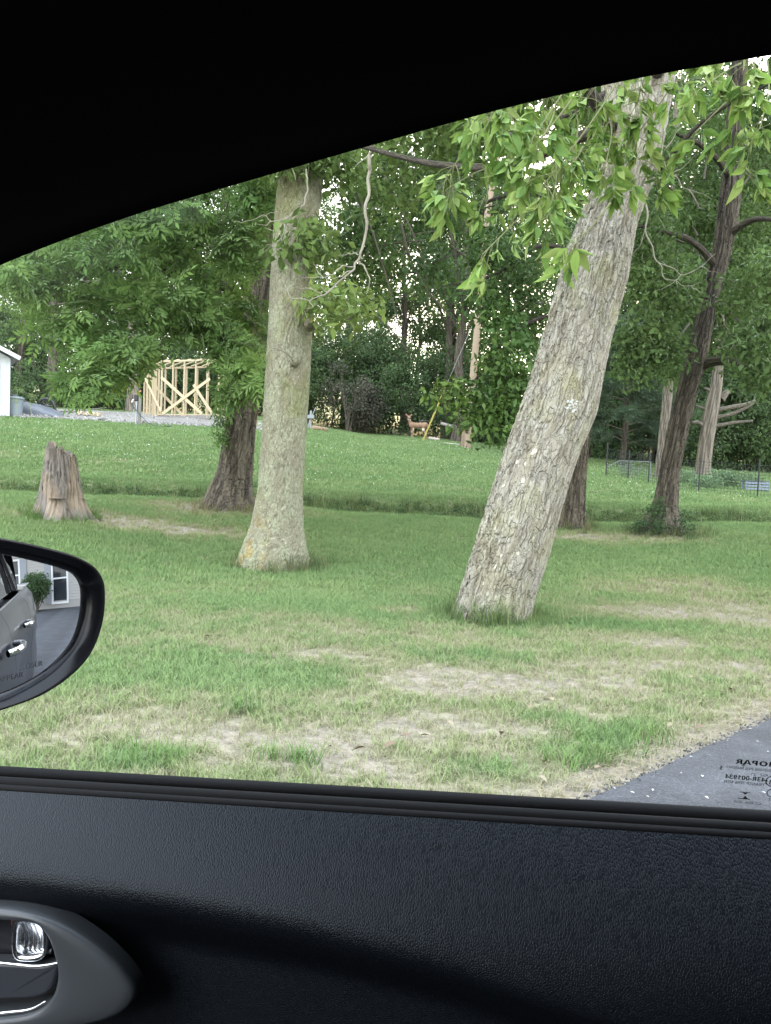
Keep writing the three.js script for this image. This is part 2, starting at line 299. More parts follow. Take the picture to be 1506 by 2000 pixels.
// the side glass with its printed maker's mark
const font = await new FontLoader().loadAsync('fonts/droid/droid_sans_bold.typeface.json');
const fontR = await new FontLoader().loadAsync('fonts/droid/droid_sans_regular.typeface.json');
{
  const S = new Soup(), n = 60, curve = new THREE.CatmullRomCurve3(head);
  for (let i = 0; i <= n; i++) { const p = curve.getPoint(i / n), y0 = SILL(p.x) - 0.05; S.v(p.x, y0, GLASS_Z + LEAN * (y0 - 0.95)); const y1 = p.y + 0.012; S.v(p.x, y1, GLASS_Z + LEAN * (y1 - 0.95)); }
  for (let i = 0; i < n; i++) { const a = 2 * i; S.quad(a, a + 2, a + 3, a + 1); }
  const win = mesh('side_window', S.build(), pane, car);
  const ink = std([0.015, 0.015, 0.018], 0.8), lines = [];
  // text as it reads from outside the car: seen mirrored from within
  const line = (text, px, py, hpx, f = font, wide = 1) => {
    const h = carAt(px, py, GLASS_Z + 0.001, LEAN).distanceTo(carAt(px, py - hpx, GLASS_Z + 0.001, LEAN));
    const g = new TextGeometry(text, { font: f, size: h, depth: 0.0001, curveSegments: 3, bevelEnabled: false });
    g.scale(-wide, 1, 1); const ix = g.index; if (ix) { const a = ix.array; for (let i = 0; i < a.length; i += 3) { const t = a[i]; a[i] = a[i + 1]; a[i + 1] = t; } }
    const p = carAt(px, py, GLASS_Z + 0.0012, LEAN);
    g.rotateX(Math.atan(LEAN)); g.translate(p.x, p.y, p.z); lines.push(g.index ? g.toNonIndexed() : g); // px, py: start of the line, its right end in view
  };
  line('MOPAR', 1522, 1499, 9, font, 1.55);
  line('®', 1456, 1497, 6); line('DOT456 PVG M450H7', 1507, 1508, 5, fontR, 1.05); line('S', 1411, 1503, 7, font);
  line('AS2   21', 1500, 1517, 5, fontR, 1.1); line('43R-001934', 1494, 1527, 8, font, 1.05); line('TRANSP 70% MIN', 1493, 1536, 5.5, fontR, 1.05);
  line('CCC E006 - 2012', 1487, 1572, 4, fontR, 1.05);
  line('101', 1517, 1566, 6, fontR); line('11', 1508, 1532, 8, font);
  const ring = (px, py, rpx) => { const p = carAt(px, py, GLASS_Z + 0.0012, LEAN), h = rpx * 0.46 / FOCAL; const g = new THREE.TorusGeometry(h, h * 0.09, 4, 28); g.scale(1, 1, 0.1); g.rotateX(Math.atan(LEAN)); g.translate(p.x, p.y, p.z); lines.push(g.toNonIndexed()); };
  ring(1508, 1526, 11); ring(1508, 1549, 9);
  const mark = (pts) => { const sh = new THREE.Shape(pts.map(([a, b]) => new THREE.Vector2(a, b))); const p = carAt(1455, 1553, GLASS_Z + 0.0012, LEAN), k = 0.46 / FOCAL; const g = new THREE.ExtrudeGeometry(sh, { depth: 0.0001, bevelEnabled: false }); g.scale(k, k, 1); g.rotateX(Math.atan(LEAN)); g.translate(p.x, p.y, p.z); lines.push(g.index ? g.toNonIndexed() : g); };
  mark([[-10, 7], [8, 7], [8, 5.5], [4, 5.5], [0, 1], [-4, 5.5], [-10, 5.5]]); mark([[-12, -9], [10, -9], [10, -7.5], [6, -7.5], [1, -1], [-3, -7.5], [-12, -7.5]]);
  lines.forEach((g) => { for (const k of Object.keys(g.attributes)) if (!['position', 'normal', 'uv'].includes(k)) g.deleteAttribute(k); });
  mesh('lettering', mergeGeometries(lines), ink, win);
}
// passenger door, inside
const door = new THREE.Group(); door.name = 'front_door'; car.add(door);
{
  // padded trim panel; x along the car, the second coordinate runs down its profile
  const S = new Soup(), nx = 90, ny = 70, x0 = -0.75, x1 = 0.75;
  const cp = [[-500, 1740], [0, 1752], [300, 1788], [600, 1842], [900, 1915], [1200, 2020], [1600, 2200]].map(([a, b]) => carAt(a, b, -0.425)); const crease = (x) => { let k = 0; while (k < cp.length - 2 && x > cp[k + 1].x) k++; return lerp(cp[k].y, cp[k + 1].y, clamp((x - cp[k].x) / (cp[k + 1].x - cp[k].x), -1, 2)); };
  for (let i = 0; i <= nx; i++) for (let j = 0; j <= ny; j++) {
    const x = lerp(x0, x1, i / nx), top = SILL(x) - 0.0092, t = j / ny, y = top - 0.42 * Math.pow(t, 1.25);
    const q = top - y, c = crease(x) + 0.0, fade = smooth(0.45, 0.05, x);
    const bulge = 0.05 * Math.sin(Math.min(1, q / 0.085) * Math.PI / 2);
    const under = 0.045 * smooth(c + 0.012, c - 0.045, y) * fade;
    S.v(x, y, -0.469 + bulge - under, x * 12, (y + 0.6 * bulge) * 12);
  }
  for (let i = 0; i < nx; i++) for (let j = 0; j < ny; j++) { const a = i * (ny + 1) + j; S.quad(a, a + 1, a + ny + 2, a + ny + 1); }
  mesh('door_panel', S.build(), panelMat, door);
  // outer and inner lips of the window seal
  const strip = (dy, dz, r, name) => { const P = []; for (let x = -0.75; x <= 0.76; x += 0.05) P.push(V(x, SILL(x) + dy, GLASS_Z + dz)); mesh(name, limb(P, [r, r], { segs: 10, rings: 40 }), rubber, door); };
  strip(-0.0075, -0.009, 0.0045, 'outer_window_seal'); strip(-0.0085, 0.006, 0.004, 'inner_window_seal');
  const P = []; for (let x = -0.75; x <= 0.76; x += 0.05) P.push(V(x, SILL(x) - 0.0105, GLASS_Z + 0.012)); mesh('inner_window_seal_lip', limb(P, [0.003, 0.003], { segs: 10, rings: 40 }), rubber, door);
}
// inside handle: teardrop bezel, lock lever, pull
{
  const Z = -0.4265, q = (px, py, z = Z) => { const p = carAt(px, py, z); return new THREE.Vector2(p.x, p.y); };
  const loop = (list, z) => { const L = list.slice(0, -1).map(([a, b]) => { const p = q(a, b, z); return V(p.x, p.y, 0); }); return new THREE.CatmullRomCurve3(L, true, 'centripetal').getPoints(96).slice(0, 96).map((p) => new THREE.Vector2(p.x, p.y)); };
  const shape = (list, z) => { const s = new THREE.Shape(); s.setFromPoints(loop(list, z)); return s; };
  const ext = (s, z, depth, bev, seg = 4) => new THREE.ExtrudeGeometry(s, { depth, bevelEnabled: bev > 0, bevelThickness: bev, bevelSize: bev, bevelOffset: -bev, bevelSegments: seg, curveSegments: 24 }).translate(0, 0, z);
  const handle = new THREE.Group(); handle.name = 'inside_handle'; door.add(handle);
  const hz = Z - 0.012;
  // a rim between two outlines round one centre; rows give [share of the way outwards, height]
  const polar = (list, cx, cy, n) => { const P = new THREE.CatmullRomCurve3(list.map(([x, y]) => V(x, y, 0)), true, 'centripetal').getPoints(600).map((p) => [Math.atan2(p.y - cy, p.x - cx), Math.hypot(p.x - cx, p.y - cy)]).sort((u, v) => u[0] - v[0]); return Array.from({ length: n }, (_, i) => { const a = -Math.PI + (i + 0.5) / n * 2 * Math.PI; let k = P.findIndex((p) => p[0] >= a); if (k < 0) k = 0; const u = P[(k + P.length - 1) % P.length], v = P[k], f = clamp((a - u[0]) / Math.max(1e-6, v[0] - u[0])); const r = lerp(u[1], v[1], k === 0 ? 0.5 : f); return [cx + Math.cos(a) * r, cy + Math.sin(a) * r]; }); };
  const rimGeo = (outerL, innerL, cx, cy, rows, z0, n = 180) => { const A = polar(outerL, cx, cy, n).map(([x, y]) => q(x, y)), B = polar(innerL, cx, cy, n).map(([x, y]) => q(x, y)), S = new Soup(); for (const [k, z] of rows) for (let i = 0; i < n; i++) S.v(lerp(B[i].x, A[i].x, k), lerp(B[i].y, A[i].y, k), z0 + z); for (let j = 0; j < rows.length - 1; j++) for (let i = 0; i < n; i++) { const c = j * n + i, d = j * n + (i + 1) % n; S.quad(c, c + n, d + n, d); } return S.build(); };
  mesh('handle_bezel', rimGeo([[-240, 1805], [-130, 1780], [0, 1780], [82, 1798], [148, 1834], [205, 1880], [244, 1926], [256, 1952], [244, 1978], [214, 1998], [130, 2018], [0, 2033], [-150, 2035], [-250, 2010], [-290, 1900]], [[-225, 1835], [-130, 1806], [0, 1801], [60, 1805], [85, 1828], [100, 1875], [105, 1905], [100, 1940], [85, 1968], [60, 1984], [0, 1995], [-150, 1995], [-235, 1960], [-255, 1890]], -20, 1905, [[1, -0.006], [1, 0.003], [0.985, 0.006], [0.95, 0.0082], [0.85, 0.0098], [0.6, 0.0112], [0.25, 0.0112], [0.08, 0.0102], [0.02, 0.0085], [0, 0.005], [0, -0.011]], hz), std([0.062, 0.068, 0.074], 0.38), handle);
  mesh('handle_cup', ext(shape([[-270, 1815], [-130, 1790], [0, 1785], [80, 1800], [112, 1860], [118, 1905], [108, 1960], [60, 2000], [0, 2010], [-150, 2010], [-270, 1970], [-285, 1890], [-270, 1815]]), hz - 0.012, 0.002, 0), std([0.02, 0.021, 0.026], 0.35), handle);
  // lock lever with a ribbed hollow
  const lz = hz - 0.004, leverZ = Z - 0.006;
  const lever = mesh('lock_lever', rimGeo([[6, 1806], [40, 1807], [62, 1813], [72, 1830], [74, 1860], [70, 1884], [58, 1895], [34, 1897], [12, 1893], [5, 1880], [3, 1840]], [[17, 1826], [26, 1821], [50, 1824], [61, 1832], [66, 1860], [65, 1876], [50, 1882], [22, 1882], [14, 1872], [14, 1845]], 38, 1853, [[1, -0.006], [1, 0.004], [0.95, 0.006], [0.8, 0.0072], [0.4, 0.0074], [0.1, 0.006], [0, 0.0035], [0, -0.003]], lz, 90), satin, handle);
  { const S = new Soup(), n = 44; for (let i = 0; i <= n; i++) for (let j = 0; j <= 16; j++) { const p = q(lerp(8, 72, i / n), lerp(1818, 1890, j / 16)); const b = 0.0005 * Math.cos(i / n * Math.PI * 2 * 7); S.v(p.x, p.y, lz + 0.0055 - 0.006 * Math.sin(Math.PI * (0.25 + 0.75 * (1 - j / 16))) + b); } for (let i = 0; i < n; i++) for (let j = 0; j < 16; j++) { const a = i * 17 + j; S.quad(a, a + 1, a + 18, a + 17); } mesh('ribbed_thumb_pad', S.build(), satin, handle); }
  mesh('release_pull', ext(shape([[-200, 1905], [-100, 1896], [0, 1899], [60, 1903], [98, 1898], [94, 1925], [84, 1950], [60, 1966], [0, 1972], [-150, 1972], [-210, 1945], [-200, 1905]]), hz - 0.006, 0.006, 0.003, 5), std([0.05, 0.053, 0.062], 0.3), handle);
  mesh('pull_edge', limb([[-160, 1893], [-60, 1893], [0, 1899], [50, 1904], [80, 1901], [103, 1896]].map(([a, b]) => { const p = q(a, b); return V(p.x, p.y, hz + 0.003); }), [0.0011, 0.0011, 0.0009], { segs: 8, rings: 24 }), satin, handle);
  mesh('pull_lower_edge', limb([[-160, 1996], [-60, 1996], [0, 1990], [50, 1983], [78, 1968]].map(([a, b]) => { const p = q(a, b); return V(p.x, p.y, hz + 0.006); }), [0.0012, 0.0012, 0.0006], { segs: 8, rings: 24 }), satin, handle);
  const dot = q(-2, 1818); mesh('red_lock_flag', rbox(0.004, 0.012, 0.004, 0.001, dot.x, dot.y, lz), std([0.5, 0.02, 0.015], 0.5), handle);
}
// passenger mirror
{
  const mir = new THREE.Group(); mir.name = 'passenger_mirror'; car.add(mir);
  const C = at(40, 1215, 0.74).applyMatrix4(toCar), eye = EYE.clone().applyMatrix4(toCar);
  const look = MIRROR_LOOK.clone().normalize();
  const N = eye.clone().sub(C).normalize().add(look).normalize(), X = V(0, 1, 0).cross(N).normalize(), Y = N.clone().cross(X);
  const fr = new THREE.Matrix4().makeBasis(X, Y, N).setPosition(C), inv = fr.clone().invert();
  const q = (px, py) => { const o = eye.clone().applyMatrix4(inv), r = sight(px, py).transformDirection(toCar).transformDirection(inv), t = -o.z / r.z; return new THREE.Vector2(o.x + r.x * t, o.y + r.y * t); };
  const outer = [[-330, 1045], [-200, 1034], [-90, 1038], [0, 1051], [75, 1067], [140, 1086], [176, 1108], [191, 1133], [194, 1163], [191, 1203], [180, 1244], [160, 1283], [124, 1320], [72, 1354], [0, 1381], [-90, 1408], [-200, 1415], [-300, 1405], [-370, 1350], [-390, 1220], [-375, 1100]];
  const inner = [[-310, 1076], [-200, 1068], [-90, 1073], [0, 1082], [60, 1094], [118, 1109], [149, 1122], [163, 1142], [166, 1172], [161, 1212], [147, 1251], [119, 1287], [78, 1320], [0, 1357], [-90, 1374], [-200, 1382], [-290, 1370], [-340, 1320], [-355, 1220], [-345, 1120]];
  const ringPts = (L, n) => new THREE.CatmullRomCurve3(L.map(([a, b]) => { const p = q(a, b); return V(p.x, p.y, 0); }), true).getPoints(n).slice(0, n);
  const n = 160, A = ringPts(outer, n), B = ringPts(inner, n), c = V(0, 0, 0); A.forEach((p) => c.addScaledVector(p, 1 / n));
  // housing: rim rolls from the glass out over the lip and back into a closed shell
  const H = new Soup(), rows = [[0, -0.004], [0.02, 0.002], [0.3, 0.008], [0.7, 0.013], [0.9, 0.0145], [0.97, 0.012], [1.0, 0.005], [1.0, -0.01], [0.98, -0.03]];
  for (const [k, z] of rows) for (let i = 0; i < n; i++) { const p = B[i].clone().lerp(A[i], k); H.v(p.x, p.y, z); }
  const nb = rows.length; for (const [s, z] of [[0.9, -0.06], [0.7, -0.085], [0.35, -0.1], [0.02, -0.104]]) for (let i = 0; i < n; i++) { const p = A[i].clone().sub(c).multiplyScalar(s).add(c); H.v(p.x, p.y, z); }
  const tot = nb + 4; for (let j = 0; j < tot - 1; j++) for (let i = 0; i < n; i++) { const a = j * n + i, b = j * n + (i + 1) % n; H.quad(a, b, b + n, a + n); }
  const hg = H.build(); hg.applyMatrix4(fr); mesh('mirror_housing', hg, glossBlack, mir);
  // convex mirror glass
  const G = new Soup(), RC = 1.05, rr = 26; const zz = (x, y) => RC - 0.003 - Math.hypot(x - c.x, y - c.y) ** 2 / (2 * RC) - RC + 0.004;
  G.v(c.x, c.y, zz(c.x, c.y)); G.n.push(0, 0, 1);
  for (let j = 1; j <= rr; j++) for (let i = 0; i < n; i++) { const p = B[i].clone().sub(c).multiplyScalar(j / rr * 1.003).add(c); G.v(p.x, p.y, zz(p.x, p.y)); const nv = V((p.x - c.x) / RC, (p.y - c.y) / RC, 1).normalize(); G.n.push(nv.x, nv.y, nv.z); }
  for (let i = 0; i < n; i++) G.tri(0, 1 + (i + 1) % n, 1 + i); for (let j = 0; j < rr - 1; j++) for (let i = 0; i < n; i++) { const a = 1 + j * n + i, b = 1 + j * n + (i + 1) % n; G.quad(a, b, b + n, a + n); }
  const gg = G.build(false); gg.setAttribute('normal', new THREE.Float32BufferAttribute(G.n, 3)); gg.applyMatrix4(fr);
  const glass = mesh('mirror_glass', gg, std([0.52, 0.54, 0.57], 0, { metalness: 1 }), mir);
  MIRROR_RAY = (px, py) => { const p = q(px, py), a = V(p.x, p.y, zz(p.x, p.y)).applyMatrix4(fr), nn = V((p.x - c.x) / RC, (p.y - c.y) / RC, 1).normalize().transformDirection(fr), d = a.clone().sub(eye).normalize(); d.addScaledVector(nn, -2 * d.dot(nn)); return [a.applyMatrix4(car.matrixWorld), d.transformDirection(car.matrixWorld)]; };
  const lines = [], put = (text, px, py, hpx) => { const h = q(px, py).distanceTo(q(px, py - hpx)); const g = new TextGeometry(text, { font: fontR, size: h, depth: 0.0002, curveSegments: 3, bevelEnabled: false }); g.computeBoundingBox(); const p = q(px, py), w = g.boundingBox.max.x; g.translate(-w, 0, 0); g.rotateZ(0.05); g.translate(p.x, p.y, zz(p.x, p.y) + 0.0006); g.applyMatrix4(fr); lines.push(g.index ? g.toNonIndexed() : g); };
  put('OBJECTS IN MIRROR ARE CLOSER', 84, 1300, 10); put('THAN THEY APPEAR', 46, 1322, 10);
  mesh('lettering', mergeGeometries(lines), std([0.03, 0.03, 0.035], 0.7), glass);
  mesh('mirror_arm', limb([C.clone().addScaledVector(X, -0.2).addScaledVector(N, -0.05).addScaledVector(Y, -0.02), V(-0.55, 0.97, -0.52)], [0.03, 0.035], { segs: 10 }), glossBlack, mir);
}
// outside of the passenger side, seen in the mirror
{
  const side = (x0, x1, name, prof, mat, nx = 24) => { const S = new Soup(); for (let i = 0; i <= nx; i++) { const x = lerp(x0, x1, i / nx); prof(x).forEach(([y, z]) => S.v(x, y, z)); } const w = prof(x0).length; for (let i = 0; i < nx; i++) for (let j = 0; j < w - 1; j++) { const a = i * w + j; S.quad(a, a + 1, a + w + 1, a + w); } return mesh(name, S.build(), mat, car); };
  const body = (x) => { const b = SILL(x) - 0.03, t = smooth(2.3, 3.1, x) * 0.22, f = 0.03 * smooth(1.1, 1.6, x) * smooth(2.6, 2.0, x); return [[b, GLASS_Z - 0.016], [b - 0.012, GLASS_Z - 0.03 + t], [b - 0.06, -0.545 - f + t], [0.8, -0.573 - f + t], [0.72, -0.582 - f + t], [0.66, -0.575 - f + t], [0.6, -0.578 - f + t], [0.5, -0.59 - f + t], [0.42, -0.59 - f + t], [0.34, -0.565 + t], [0.25, -0.52 + t]]; };
  side(-1.6, 0.527, 'door_skin', body, paint); const rear = side(0.533, 1.42, 'rear_door', body, paint); side(1.426, 3.1, 'rear_quarter_panel', body, paint);
  const hY = 0.835; const grip = limb([V(1.0, hY, -0.575), V(1.02, hY + 0.004, -0.6), V(1.1, hY + 0.004, -0.612), V(1.18, hY + 0.002, -0.603), V(1.2, hY, -0.575)], [0.012, 0.013, 0.013, 0.013, 0.012], { segs: 10, rings: 30 }); grip.scale(1, 1, 1); mesh('door_handle', grip, chrome, rear);
  const grip2 = limb([V(0.27, hY, -0.575), V(0.29, hY + 0.004, -0.6), V(0.37, hY + 0.004, -0.612), V(0.45, hY + 0.002, -0.603), V(0.47, hY, -0.575)], [0.012, 0.013, 0.013, 0.013, 0.012], { segs: 10, rings: 30 }); mesh('front_door_handle', grip2, chrome, car);
  // rear side glass with pillars
  const glassStrip = (x0, x1, name) => side(x0, x1, name, (x) => { const b = SILL(x) - 0.01, h = 1.44 - 0.9 * Math.max(0, x - 1.45) ** 1.5; return [[b, GLASS_Z + LEAN * (b - 0.95) - 0.002], [Math.max(b + 0.02, h), GLASS_Z + LEAN * (Math.max(b + 0.02, h) - 0.95) - 0.002]]; }, tinted, 16);
  glassStrip(0.62, 1.36, 'rear_side_window'); glassStrip(1.44, 1.95, 'quarter_window');
  const pil = (x, w, dx, name) => { const a = V(x, SILL(x) - 0.01, GLASS_Z - 0.006), b = V(x + dx, 1.45, GLASS_Z + LEAN * 0.5 - 0.006); mesh(name, bar(a, b, w, 0.02), glossBlack, car); };
  pil(0.56, 0.1, 0.02, 'centre_pillar'); pil(1.4, 0.06, 0.04, 'rear_pillar');
  const trim = []; for (let x = -0.7; x <= 2.1; x += 0.1) trim.push(V(x, SILL(x) - 0.026, GLASS_Z - 0.026)); mesh('window_trim', limb(trim, [0.006, 0.006], { segs: 8, rings: 40 }), chrome, car);
  // wheel under the rear quarter
  const wheel = new THREE.Group(); wheel.name = 'rear_wheel'; wheel.position.set(1.75, 0.33, -0.48); car.add(wheel);
  mesh('tyre', new THREE.TorusGeometry(0.235, 0.095, 18, 40).scale(1, 1, 1.1), std([0.02, 0.02, 0.02], 0.85), wheel);
  mesh('rim', join([new THREE.CylinderGeometry(0.05, 0.05, 0.05, 20).rotateX(Math.PI / 2).translate(0, 0, -0.06), ...[0, 1, 2, 3, 4].map((k) => rbox(0.05, 0.2, 0.03, 0.01, 0, 0.11, -0.06).rotateZ(k * 1.2566))]), satin, wheel);
  // cabin: floor, far side, dash, front and rear, so that light comes in through the glass only
  mesh('floor_pan', box(-1.7, 3.0, 0.2, 0.25, -0.5, 1.05), softBlack, car);
  mesh('dashboard', rbox(0.55, 0.32, 1.4, 0.06, -1.15, 0.76, 0.28), softBlack, car);
  mesh('firewall', box(-1.75, -1.65, 0.25, 0.95, -0.5, 1.05), softBlack, car);
  mesh('bonnet', box(-2.7, -1.2, 0.9, 0.93, -0.5, 1.05), paint, car);
  mesh('driver_door', box(-1.6, 2.6, 0.25, 0.93, 1.0, 1.06), softBlack, car);
  mesh('parcel_shelf', box(1.4, 2.6, 0.9, 0.93, -0.45, 1.0), softBlack, car);
  mesh('boot', box(1.6, 3.0, 0.25, 0.88, -0.36, 1.0), softBlack, car);
  mesh('rear_seat', join([rbox(0.2, 0.75, 1.3, 0.07, 1.35, 0.72, 0.25), rbox(0.5, 0.2, 1.3, 0.07, 1.1, 0.4, 0.25)]), softBlack, car);
  mesh('driver_seat', join([rbox(0.17, 0.7, 0.5, 0.07, 0.42, 0.78, 0.68), rbox(0.55, 0.16, 0.5, 0.06, 0.1, 0.42, 0.68), rbox(0.1, 0.2, 0.28, 0.05, 0.48, 1.24, 0.68)]), softBlack, car);
  const rearGlass = phys([0.06, 0.065, 0.065], 0.02, { transmission: 1, thickness: 0, ior: 1.5 });  // unseen rear panes, dark tint added to keep light out of the cabin
  mesh('driver_window', box(-0.75, 0.5, 0.93, 1.42, 0.972, 0.976), phys([0.12, 0.13, 0.13], 0.02, { transmission: 1, thickness: 0, ior: 1.5 }), car);  // unseen pane, dark tint added so the door panel gets little side light
  const hx = head[head.length - 1].x; mesh('rear_roof', box(hx - 0.15, 2.0, 1.475, 1.5, -0.36, 0.97), headliner, car); mesh('rear_roof_rail', box(0.62, 1.9, 1.43, 1.474, -0.4, -0.3), headliner, car);
  mesh('driver_rear_window', box(0.56, 2.4, 0.93, 1.47, 0.97, 0.975), rearGlass, car);
  mesh('back_window', bar(V(2.5, 0.92, 0.25), V(1.75, 1.47, 0.25), 0.006, 1.35), rearGlass, car);
  mesh('passenger_seat', join([rbox(0.16, 0.62, 0.46, 0.07, 0.62, 0.7, -0.02), rbox(0.1, 0.18, 0.26, 0.05, 0.66, 1.14, -0.02)]), softBlack, car);
  mesh('driver_pillar', bar(V(0.5, 0.9, 1.02), V(0.55, 1.46, 0.9), 0.12, 0.05), softBlack, car);
  mesh('driver_rear_pillar', bar(V(1.9, 0.9, 1.0), V(1.5, 1.46, 0.88), 0.2, 0.05), softBlack, car);
}

// ---------- bark ----------
const barkBump = texture(512, 1024, (u, v) => { const w = pf(u, v, 5, 3, 60, 3); const a = Math.abs(pf(u + 0.06 * w, v, 12, 3, 41, 3) - 0.5) * 2, b = Math.abs(pf(u, v + 0.05 * w, 26, 9, 51, 3) - 0.5) * 2; return clamp(0.15 + 1.6 * Math.min(a, 0.4) + 0.7 * Math.min(b, 0.35) + 0.15 * pf(u, v, 80, 80, 15, 2)); }, false);
const crackBump = texture(1024, 1024, (u, v) => { const w = pf(u, v, 6, 4, 60, 3) - 0.5, a = Math.abs(pf(u + 0.05 * w, v, 20, 5, 41, 3) - 0.5) * 2, b = Math.abs(pf(u, v + 0.04 * w, 40, 14, 51, 3) - 0.5) * 2; return clamp(0.55 * smooth(0, 0.14, a) + 0.3 * smooth(0, 0.16, b) + 0.15 * pf(u, v, 90, 60, 15, 2)); }, false);
const paleBark = texture(1024, 1024, (u, v) => { const a = pf(u, v, 4, 3, 71, 4), b = pf(u, v, 50, 12, 74, 4), c = pf(u, v, 90, 70, 79, 2), s = pf(u, v, 22, 4, 90, 4); let k = mix3([0.60, 0.58, 0.53], [0.61, 0.6, 0.51], smooth(0.4, 0.65, a)); k = mix3(k, [0.48, 0.455, 0.4], smooth(0.52, 0.38, s) * 0.65); k = mix3(k, [0.68, 0.67, 0.63], smooth(0.54, 0.68, b) * 0.7); k = mix3(k, [0.42, 0.4, 0.35], smooth(0.62, 0.74, c) * 0.45); return k.map((x) => x * (0.92 + 0.16 * c)); });
const speckBark = texture(1024, 1024, (u, v) => { const a = pf(u, v, 4, 3, 171, 4), b = pf(u, v, 40, 30, 174, 3), c = pf(u, v, 70, 60, 179, 2); let k = mix3([0.56, 0.55, 0.47], [0.60, 0.61, 0.52], smooth(0.4, 0.6, a)); k = mix3(k, [0.44, 0.42, 0.35], smooth(0.58, 0.72, b) * 0.5); k = mix3(k, [0.74, 0.74, 0.7], smooth(0.7, 0.8, c) * 0.5); return k.map((x) => x * (0.93 + 0.14 * c)); });
const darkBark = texture(512, 1024, (u, v) => { const a = pf(u, v, 36, 3, 271, 4), b = pf(u, v, 60, 14, 274, 3); let k = mix3([0.27, 0.245, 0.21], [0.43, 0.4, 0.35], smooth(0.36, 0.64, a)); k = mix3(k, [0.40, 0.38, 0.28], 0.5 * smooth(0.5, 0.65, pf(u, v, 4, 3, 290, 3))); return k.map((x) => x * (0.85 + 0.3 * b)); });
const barkLean = std([0.83, 0.83, 0.82], 0.95, { map: paleBark, bumpMap: crackBump, bumpScale: 0.03, vertexColors: true });
const barkPale = std([0.7, 0.69, 0.65], 0.95, { map: speckBark, bumpMap: crackBump, bumpScale: 0.012, vertexColors: true });
const barkDark = std([0.8, 0.8, 0.8], 0.95, { map: darkBark, bumpMap: crackBump, bumpScale: 0.05, vertexColors: true });
const barkFar = barkDark;
const barkFarPale = std([1.25, 1.25, 1.3], 0.95, { map: darkBark, bumpMap: crackBump, bumpScale: 0.03 });
const twigMat = std([0.1, 0.085, 0.065], 0.95), deadMat = std([0.24, 0.22, 0.17], 0.9), greenTwig = std([0.13, 0.14, 0.06], 0.9);

function furrows(seed, depth, around, along, more = () => 1) {
  return (a, t, l, r) => { const k = r * around, c = Math.cos(a) * k, s = Math.sin(a) * k; const w = 0.35 * n3(c * 0.7 + seed, s * 0.7, l * along * 0.8);
    const f = Math.abs(n3(c + w + seed, s + w, l * along)), g = Math.abs(n3(c * 2.1 + seed, s * 2.1 + 5, l * along * 2.6 + w)); const m = more(a, l);
    return depth * m * (-1.1 * smooth(0.16, 0.02, f) - 0.55 * smooth(0.14, 0.02, g) + 0.6 * n3(c * 3.3, s * 3.3 + seed, l * along * 5)) + 0.03 * r * n3(c * 0.25, s * 0.25 + seed, l * 1.1); };
}
// rows [left, right, row] of a trunk's edges in the photograph -> centre line and radii at distance d
function trunkOf(rows, d, dd = () => 0) { const P = [], W = []; rows.forEach(([l, r, y], i) => { const e = d + dd(y); P.push(at((l + r) / 2, y, e)); const j = Math.min(i, rows.length - 2), dx = (rows[j + 1][0] + rows[j + 1][1] - rows[j][0] - rows[j][1]) / 2, dy = rows[j + 1][2] - rows[j][2]; W.push((r - l) / 2 / FOCAL * e * Math.cos(Math.atan2(Math.abs(dx), Math.abs(dy)))); }); return [P, W]; }
function treeThing(name, label, foot, group) { const g = thing(name, label, 'tree', foot, group); g.userData.foot = foot; return g; }
const local = (geo, g) => geo.translate(-g.position.x, -g.position.y, -g.position.z);

// ---------- leaves ----------
// a pointed leaf: a folded blade of six faces a side that bends down
function bladeLeaf(S, o, dir, up, len, wid, droop, fold = 0.25) {
  const D = dir.clone().normalize(), X = D.clone().cross(up).normalize(), U = X.clone().cross(D), prof = [[0, 0.06], [0.18, 0.72], [0.38, 1], [0.6, 0.8], [0.82, 0.38], [1, 0.0]];
  let last = null; for (const [t, w] of prof) { const c = o.clone().addScaledVector(D, t * len).addScaledVector(U, -droop * t * t * len), e = w * wid / 2;
    const m = S.v(c.x, c.y, c.z), l = S.v(c.x - X.x * e + U.x * fold * e, c.y - X.y * e + U.y * fold * e, c.z - X.z * e + U.z * fold * e), r = S.v(c.x + X.x * e + U.x * fold * e, c.y + X.y * e + U.y * fold * e, c.z + X.z * e + U.z * fold * e);
    if (last) { S.quad(last[0], last[2], r, m); S.quad(last[1], last[0], m, l); } last = [m, l, r]; }
}
function quickLeaf(S, o, dir, up, len, wid) { const D = dir.clone().normalize(), X = D.clone().cross(up); if (X.lengthSq() < 1e-4) X.set(1, 0, 0); X.normalize().multiplyScalar(wid / 2); const U = X.clone().cross(D).normalize(); const a = S.v(o.x, o.y, o.z), m = o.clone().addScaledVector(D, len * 0.45).addScaledVector(U, 0.1 * wid), t = o.clone().addScaledVector(D, len).addScaledVector(U, -0.2 * wid), b = S.v(m.x + X.x, m.y + X.y, m.z + X.z), c = S.v(t.x, t.y, t.z), d = S.v(m.x - X.x, m.y - X.y, m.z - X.z); S.tri(a, b, c); S.tri(a, c, d); }
const rdir = (r) => { const z = r() * 2 - 1, a = r() * 6.283, q = Math.sqrt(1 - z * z); return V(q * Math.cos(a), z, q * Math.sin(a)); };
